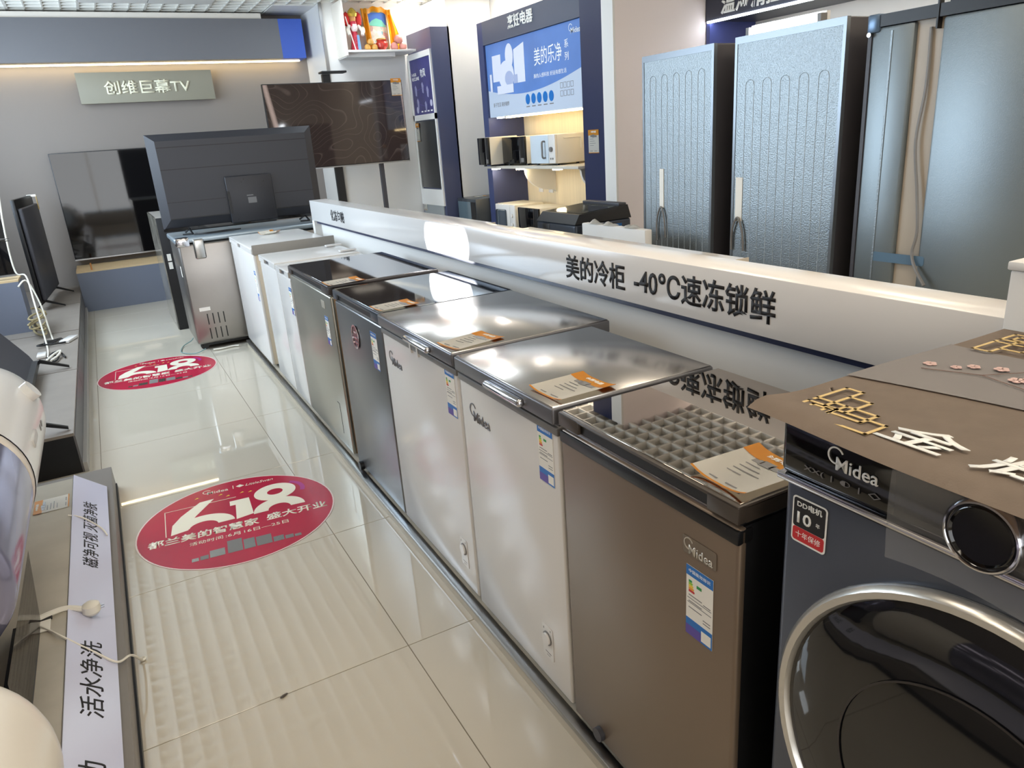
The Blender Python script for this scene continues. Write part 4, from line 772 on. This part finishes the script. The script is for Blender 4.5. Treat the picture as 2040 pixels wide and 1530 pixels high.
for yy in (6.08, 6.26): 
    so = thing('wall_socket', 'white wall socket on the wallpaper '+('above the white microwave' if yy < 6.2 else 'behind the dark oven'), 'socket', (4.185, yy*1.106, .876)); box('plate', (-.008, 0), (-.043, .043), (-.043, .043), M_APPL, so, .003); boxes('slot', [((-.0095, -.007), (-.012+.02*k, -.006+.02*k), (-.005, .012)) for k in range(2)], M_DKGREY, so)
price_tag('orange-headed price card on the navy column beside the microwaves', Fr((3.758, 5.325, 1.335), -Y, Z), .15, .188, .001)
tl = thing('top_load_washer', 'black top-loading washing machine with a glass lid beside the low counter', 'washing machine', (2.92, 4.40, 0)); box('body', (0, .50), (0, .53), (.02, .80), mat('graphite_top_loader', (58, 64, 74), .3, metal=.3), tl, .02, 3)
bm = bmesh.new(); vs = [bm.verts.new(p) for p in ((0, 0, .80), (.50, 0, .80), (.50, .53, .80), (0, .53, .80), (.05, .015, .865), (.48, .015, .895), (.48, .515, .895), (.05, .515, .865))]
for f in ((0, 1, 5, 4), (1, 2, 6, 5), (2, 3, 7, 6), (3, 0, 4, 7), (4, 5, 6, 7), (3, 2, 1, 0)): bm.faces.new([vs[i] for i in f])
fin('top_housing', bm, M_BLACK, tl)
surf('lid_glass', lambda a, b: V((.07+.33*a, .03+.47*b, .870+.022*a)), 2, 2, mat('mottled_lid_glass', (110, 112, 106), .05, var=.5, vscale=14, spec=.9), tl, .006); box('lid_hinge', (.41, .48), (.03, .5), (.885, .91), M_DKGREY, tl, .006); plate('energy_label', Fr((.38, -.001, .72), X, Z), rect(-.03, .03, -.08, .05), M_PAPER, tl); plate('label_header', Fr((.38, -.002, .72), X, Z), rect(-.03, .03, .03, .05), M_LBLUE, tl)
box('grip', (-.008, .01), (.34, .44), (.62, .79), M_BLACK, tl, .01)
for a in (.06, .44):
    for b in (.06, .47): cyl('foot', (a, b, 0), (a, b, .022), .025, M_BLACK, tl, n=12)
fb = thing('foam_board', 'white foam packing board with torn plastic on its top edge', 'foam board', (2.62, 3.25, 0)); box('board', (0, .05), (0, .62), (0, .885), M_WHITE, fb, .006)
for k, yy in enumerate((.1, .3, .45)): surf('torn_plastic', lambda a, b, yy=yy, k=k: V((-.01+.07*b, yy+.10*a, .888+.03*math.sin(math.pi*a)*(.5+.5*math.sin(9*a+k))*math.sin(math.pi*b+.2))), 8, 4, mat('milky_plastic', (226, 226, 222), .3), fb, .002)
# pier wall and refrigeration bay
struct(box('wall_step', (3.78, 5.25), (5.026, 5.12), (0, 3.1), M_PINK)); struct(box('wall_right_front', (5.25, 5.35), (BY, 5.12), (0, 3.1), M_CREAM))
b3 = thing('refrigeration_bay', 'navy framed wall bay with a lit header behind the refrigerators', 'display bay', (4.70, 0, -.550)); b3.scale = (1.382,)*3
box('header', (0, .38), (1.2, 3.63), (1.99, 2.42), mat('charcoal_header', (52, 54, 66), .4), b3); box('jamb', (.005, .392), (3.60, 3.628), (.398, 1.99), mat('jamb_blue', (66, 74, 130), .4), b3); box('back_board', (.38, .395), (1.2, 3.60), (.398, 1.99), M_CREAM, b3)
box('cove_light', (.1, .3), (1.3, 3.6), (2.421, 2.428), emis('cove_glow', (1, .92, .82), 9), b3)
text('header_lettering', '温湿精控系', FH.at(-3.22, 2.065), M_WHT, b3, w=.56, h=.105, bold=.02, th=.005, ital=.12); box('light_strip', (-.004, .02), (1.2, 3.615), (1.982, 1.992), emis('white_header_strip', (.86, .92, 1), 14), b3)
def rib(t, pts, r=.0035): return tube('pressed_rib', pts, r, t[1], t[0], 6, k=0)
def fridge(label, y0, w, h, d, ribs, x=2.9):
    t = thing('refrigerator', label, 'refrigerator', (x, y0, 0), group='refrigerators with their backs to the aisle')
    box('cabinet', (.012, d), (0, w), (.03, h), M_FRIDGE, t, .008, 3); box('rear_sheet', (0, .014), (.014, w-.014), (.05, h-.03), M_GALV, t)
    boxes('rear_edge', [((-.003, .02), (0, .016), (.03, h)), ((-.003, .02), (w-.016, w), (.03, h)), ((-.003, .02), (.016, w-.016), (h-.032, h))], mat('fridge_edge', (120, 126, 132), .3, metal=.6), t)
    for a, b in ((.06, .06), (.06, w-.06), (d-.06, .06), (d-.06, w-.06)): cyl('foot', (a, b, 0), (a, b, .032), .022, M_BLACK, t, n=12)
    n = 5; rw = w*.085
    for k in range(n):
        yc = w*(.16+.17*k); z1 = h-ribs; z0 = .35
        P = [(-.0005, yc-rw/2, z0)]+[(-.0005, yc-rw/2, z1-.025), (-.0005, yc-rw/2+.006, z1-.008), (-.0005, yc-rw/2+.02, z1), (-.0005, yc+rw/2-.02, z1), (-.0005, yc+rw/2-.006, z1-.008), (-.0005, yc+rw/2, z1-.025), (-.0005, yc+rw/2, z0)]
        rib((t, M_GALV), P, .0018)
    return t
t = fridge('silver-backed refrigerator beside the pink pier wall', 3.03, .575, 1.805, .62, .11); box('white_tape', (-.004, -.001), (.39, .425), (.97, 1.19), M_PAPER, t); tube('cord_loop', [(-.01, .37, .80), (-.012, .375, .9), (-.012, .405, .975), (-.012, .44, .9), (-.01, .445, .78)], .006, M_GREY, t)
t = fridge('silver-backed refrigerator with a glowing lamp tube on top', 2.255, .63, 1.81, .66, .20); box('white_tape', (-.004, -.001), (.555, .60), (.93, 1.15), M_PAPER, t); tube('cord_loop', [(-.01, .53, .78), (-.012, .54, .88), (-.012, .575, .95), (-.012, .61, .88), (-.01, .615, .78)], .006, M_GREY, t)
lt = thing('lamp_tube', 'glowing white lamp tube lying on top of the middle refrigerator', 'lamp', (2.98, 2.46, 1.812)); cyl('tube', (0, 0, .02), (0, .40, .02), .016, emis('lamp_tube_glow', (.9, .95, 1), 30), lt, n=14); boxes('end_cap', [((-.02, .02), (-.02, .0), (0, .04)), ((-.02, .02), (.40, .42), (0, .04))], M_GREY, lt); box('batten', (.018, .04), (-.02, .42), (0, .05), M_WHITE, lt)
t = thing('refrigerator', 'large refrigerator with a smooth back and a recessed cable channel at right', 'refrigerator', (2.9, 1.40, 0), group='refrigerators with their backs to the aisle')
W3, H3 = .75, 1.775
box('cabinet', (.03, .68), (0, W3), (.03, H3), M_FRIDGE, t, .006); boxes('rear_sheet', [((0, .034), (.0, .44), (.05, H3-.03)), ((0, .034), (.55, W3-.014), (.05, H3-.03))], M_GALV2, t, .012); box('cable_channel', (.02, .034), (.42, .57), (.05, H3-.03), mat('channel_beige', (176, 166, 152), .4), t)
tube('cable', [(.012, .49, H3-.06), (.008, .485, 1.5), (.002, .50, 1.3), (.0, .47, 1.1), (-.004, .45, .95), (-.008, .46, .86), (-.02, .43, .80), (-.03, .38, .74)], .007, M_GREY, t); box('rear_edge', (-.002, .03), (W3-.016, W3), (.03, H3), M_DKGREY, t); boxes('top_rail', [((-.004, .06), (0, W3-.05), (H3-.03, H3+.015)), ((.0, .06), (0, .42), (H3+.01, H3+.045)), ((-.008, .02), (.455, .462), (H3-.07, H3+.06))], M_BLACK, t); box('hinge_bracket', (-.012, .05), (W3-.05, W3+.002), (H3-.05, H3+.02), mat('blue_grey_hinge', (96, 116, 138), .3, metal=.5), t, .008); cyl('hinge_screw', (-.016, W3-.012, H3-.055), (-.01, W3-.012, H3-.055), .009, M_CHROME, t, n=12)
box('seam', (-.003, .001), (.64, .648), (.4, H3-.05), M_GALV, t); plate('blue_smudge', Fr((-.0005, .53, .83), -Y, Z), rrect(.24, .04, .01), mat('blue_film_remnant', (88, 116, 140), .4), t, 0, .0008)
# white chest freezers back to back with the partition
def rear_freezer(label, v0, v1, extra):
    t = thing('chest_freezer', label, 'freezer', (1.62, v0, 0), RZ, 'white chest freezers behind the partition'); w = v1-v0
    box('cabinet', (0.01, .62), (0, w), (.04, .83), M_APPL, t, .008); box('lid', (0, .66), (-.005, w+.005), (.84, .895), M_APPL, t, .012, 3); box('gasket', (.015, .61), (.005, w-.005), (.828, .842), M_GREY, t); box('handle', (.655, .675), (w*.4, w*.6), (.85, .875), M_GREY, t, .004)
    for a in (.08, .55):
        for b in (.08, w-.08): cyl('foot', (a, b, 0), (a, b, .042), .025, M_BLACK, t, n=12)
    box('end_cap', (.0, .66), (-.012, -.005), (.835, .897), mat('beige_edge', (196, 186, 170), .5), t, .002)
    return t
rear_freezer('white chest freezer behind the partition near the refrigerators', 2.18, 3.95, 0); rear_freezer('white chest freezer behind the partition towards the poster cabinet', 4.40, 6.2, 0)
price_tag('price card lying on the white freezer lid behind the partition', Fr((1.85, 3.55, .896), -Y, X), .11, .15, .012)
# lamps: wall washer near the cooking bay, added unseen lamp for the bright patch on the sign beam
def spotlight(label, loc, target, e, ang, blend, col):
    t = thing('track_spotlight', label, 'spotlight', loc); d = (V(target)-V(loc)).normalized(); lathe('housing', (0, 0, 0), d, [(-.10, 0), (-.10, .03), (.02, .036), (.03, .036), (.03, .031), (-.02, .026), (-.02, 0)], M_BLACK, t, 20); cyl('stem', (0, 0, .0), (0, 0, 2.9-loc[2]), .008, M_BLACK, t, n=8) if loc[2] > 2 else cyl('stem', (0, 0, 0), (0, 0, -(loc[2]-.21)), .01, M_BLACK, t, n=8)
    sp = spot('spotlight_lamp', V(loc)+d*.035, target, e, ang, blend, col, .02); return t
def downlight(label, x_, y_, e, col):
    t = thing('downlight', label, 'downlight', (x_, y_, 2.88)); lathe('trim_ring', (0, 0, 0), Z, [(0, .055), (-.006, .07), (.0, .075), (.02, .075)], M_WHITE, t, 28); cyl('lens', (0, 0, .0), (0, 0, .004), .056, emis('downlight_glow', (1, .96, .9), e), t, n=28)
downlight('round recessed downlight above the cooking bay', 4.0, 7.35, 160, None)
downlight('round recessed downlight in the corner by the poster cabinet', 3.44, 8.2, 90, None)
FL, FT = V((-.85, 5.9, 1.03)), V((1.374, 3.17, .992))  # lamp added out of view to make the patch on the beam
fd = (FT-FL).normalized(); fs_ = fd.cross(Z).normalized()
t = thing('added_lamp', 'small black unseen lamp with shutters, added to brighten a patch on the sign beam', 'added_lamp', FL)
lathe('housing', (0, 0, 0), fd, [(-.12, 0), (-.12, .03), (.05, .036), (.05, .03), (-.03, .024), (-.03, 0)], M_BLACK, t, 20); cyl('stem', (0, 0, -.03), (0, 0, -.818), .01, M_BLACK, t, n=8); cyl('base_disc', (0, 0, -.82), (0, 0, -.808), .09, M_BLACK, t)
for sg_ in (-1, 1):
    bm = bmesh.new(); Fd = Fr(fd*.3+Z*(sg_*.0056), fs_, fd); addplate(bm, Fd, rect(-.12, .12, -.24, .05), 0, sg_*.002 if sg_ > 0 else -.002); fin('shutter', bm, M_BLACK, t)  # shutters added to trim the lamp's patch to the beam
spot('added_patch_lamp', FL+fd*.052, FT, 6000, 5.5, .25, (1, 1, 1), .0015)
for k_, (x_, y_, a_, l_) in enumerate(((.16, 1.80, .35, .013),)):
    o = lathe('brown_scrap', (0, 0, .004), X, [(-l_, 0), (-l_*.7, .0028), (0, .0036), (l_*.8, .0022), (l_, 0)], M_BROWND); o.location = (x_, y_, 0); o.rotation_euler = (0, 0, a_); tag(o, 'small brown scrap lying on the pale floor tiles', 'scrap')
# ---------------------------------------------------------------- settle every thing's origin at its base
bpy.context.view_layer.update()
def kids(o): return [c for c in o.children for c in [c]+kids(c)]
for t in [o for o in COL.objects if o.type == 'EMPTY' and o.rotation_euler.z == 0]:
    ms = [c for c in kids(t) if c.type == 'MESH']
    if not ms or any(c.data.users > 1 for c in ms): continue
    pts = [c.matrix_world @ v.co for c in ms for v in c.data.vertices]
    lo = V((min(p.x for p in pts), min(p.y for p in pts), min(p.z for p in pts))); hi = V((max(p.x for p in pts), max(p.y for p in pts), 0))
    base = V(((lo.x+hi.x)/2, (lo.y+hi.y)/2, lo.z)); mw = [(c, c.matrix_world.copy()) for c in ms]
    for c, w_ in mw: c.data.transform(Matrix.Translation(-base) @ w_); c.matrix_basis = Matrix.Identity(4)
    t.location = base; t.scale = (1, 1, 1)
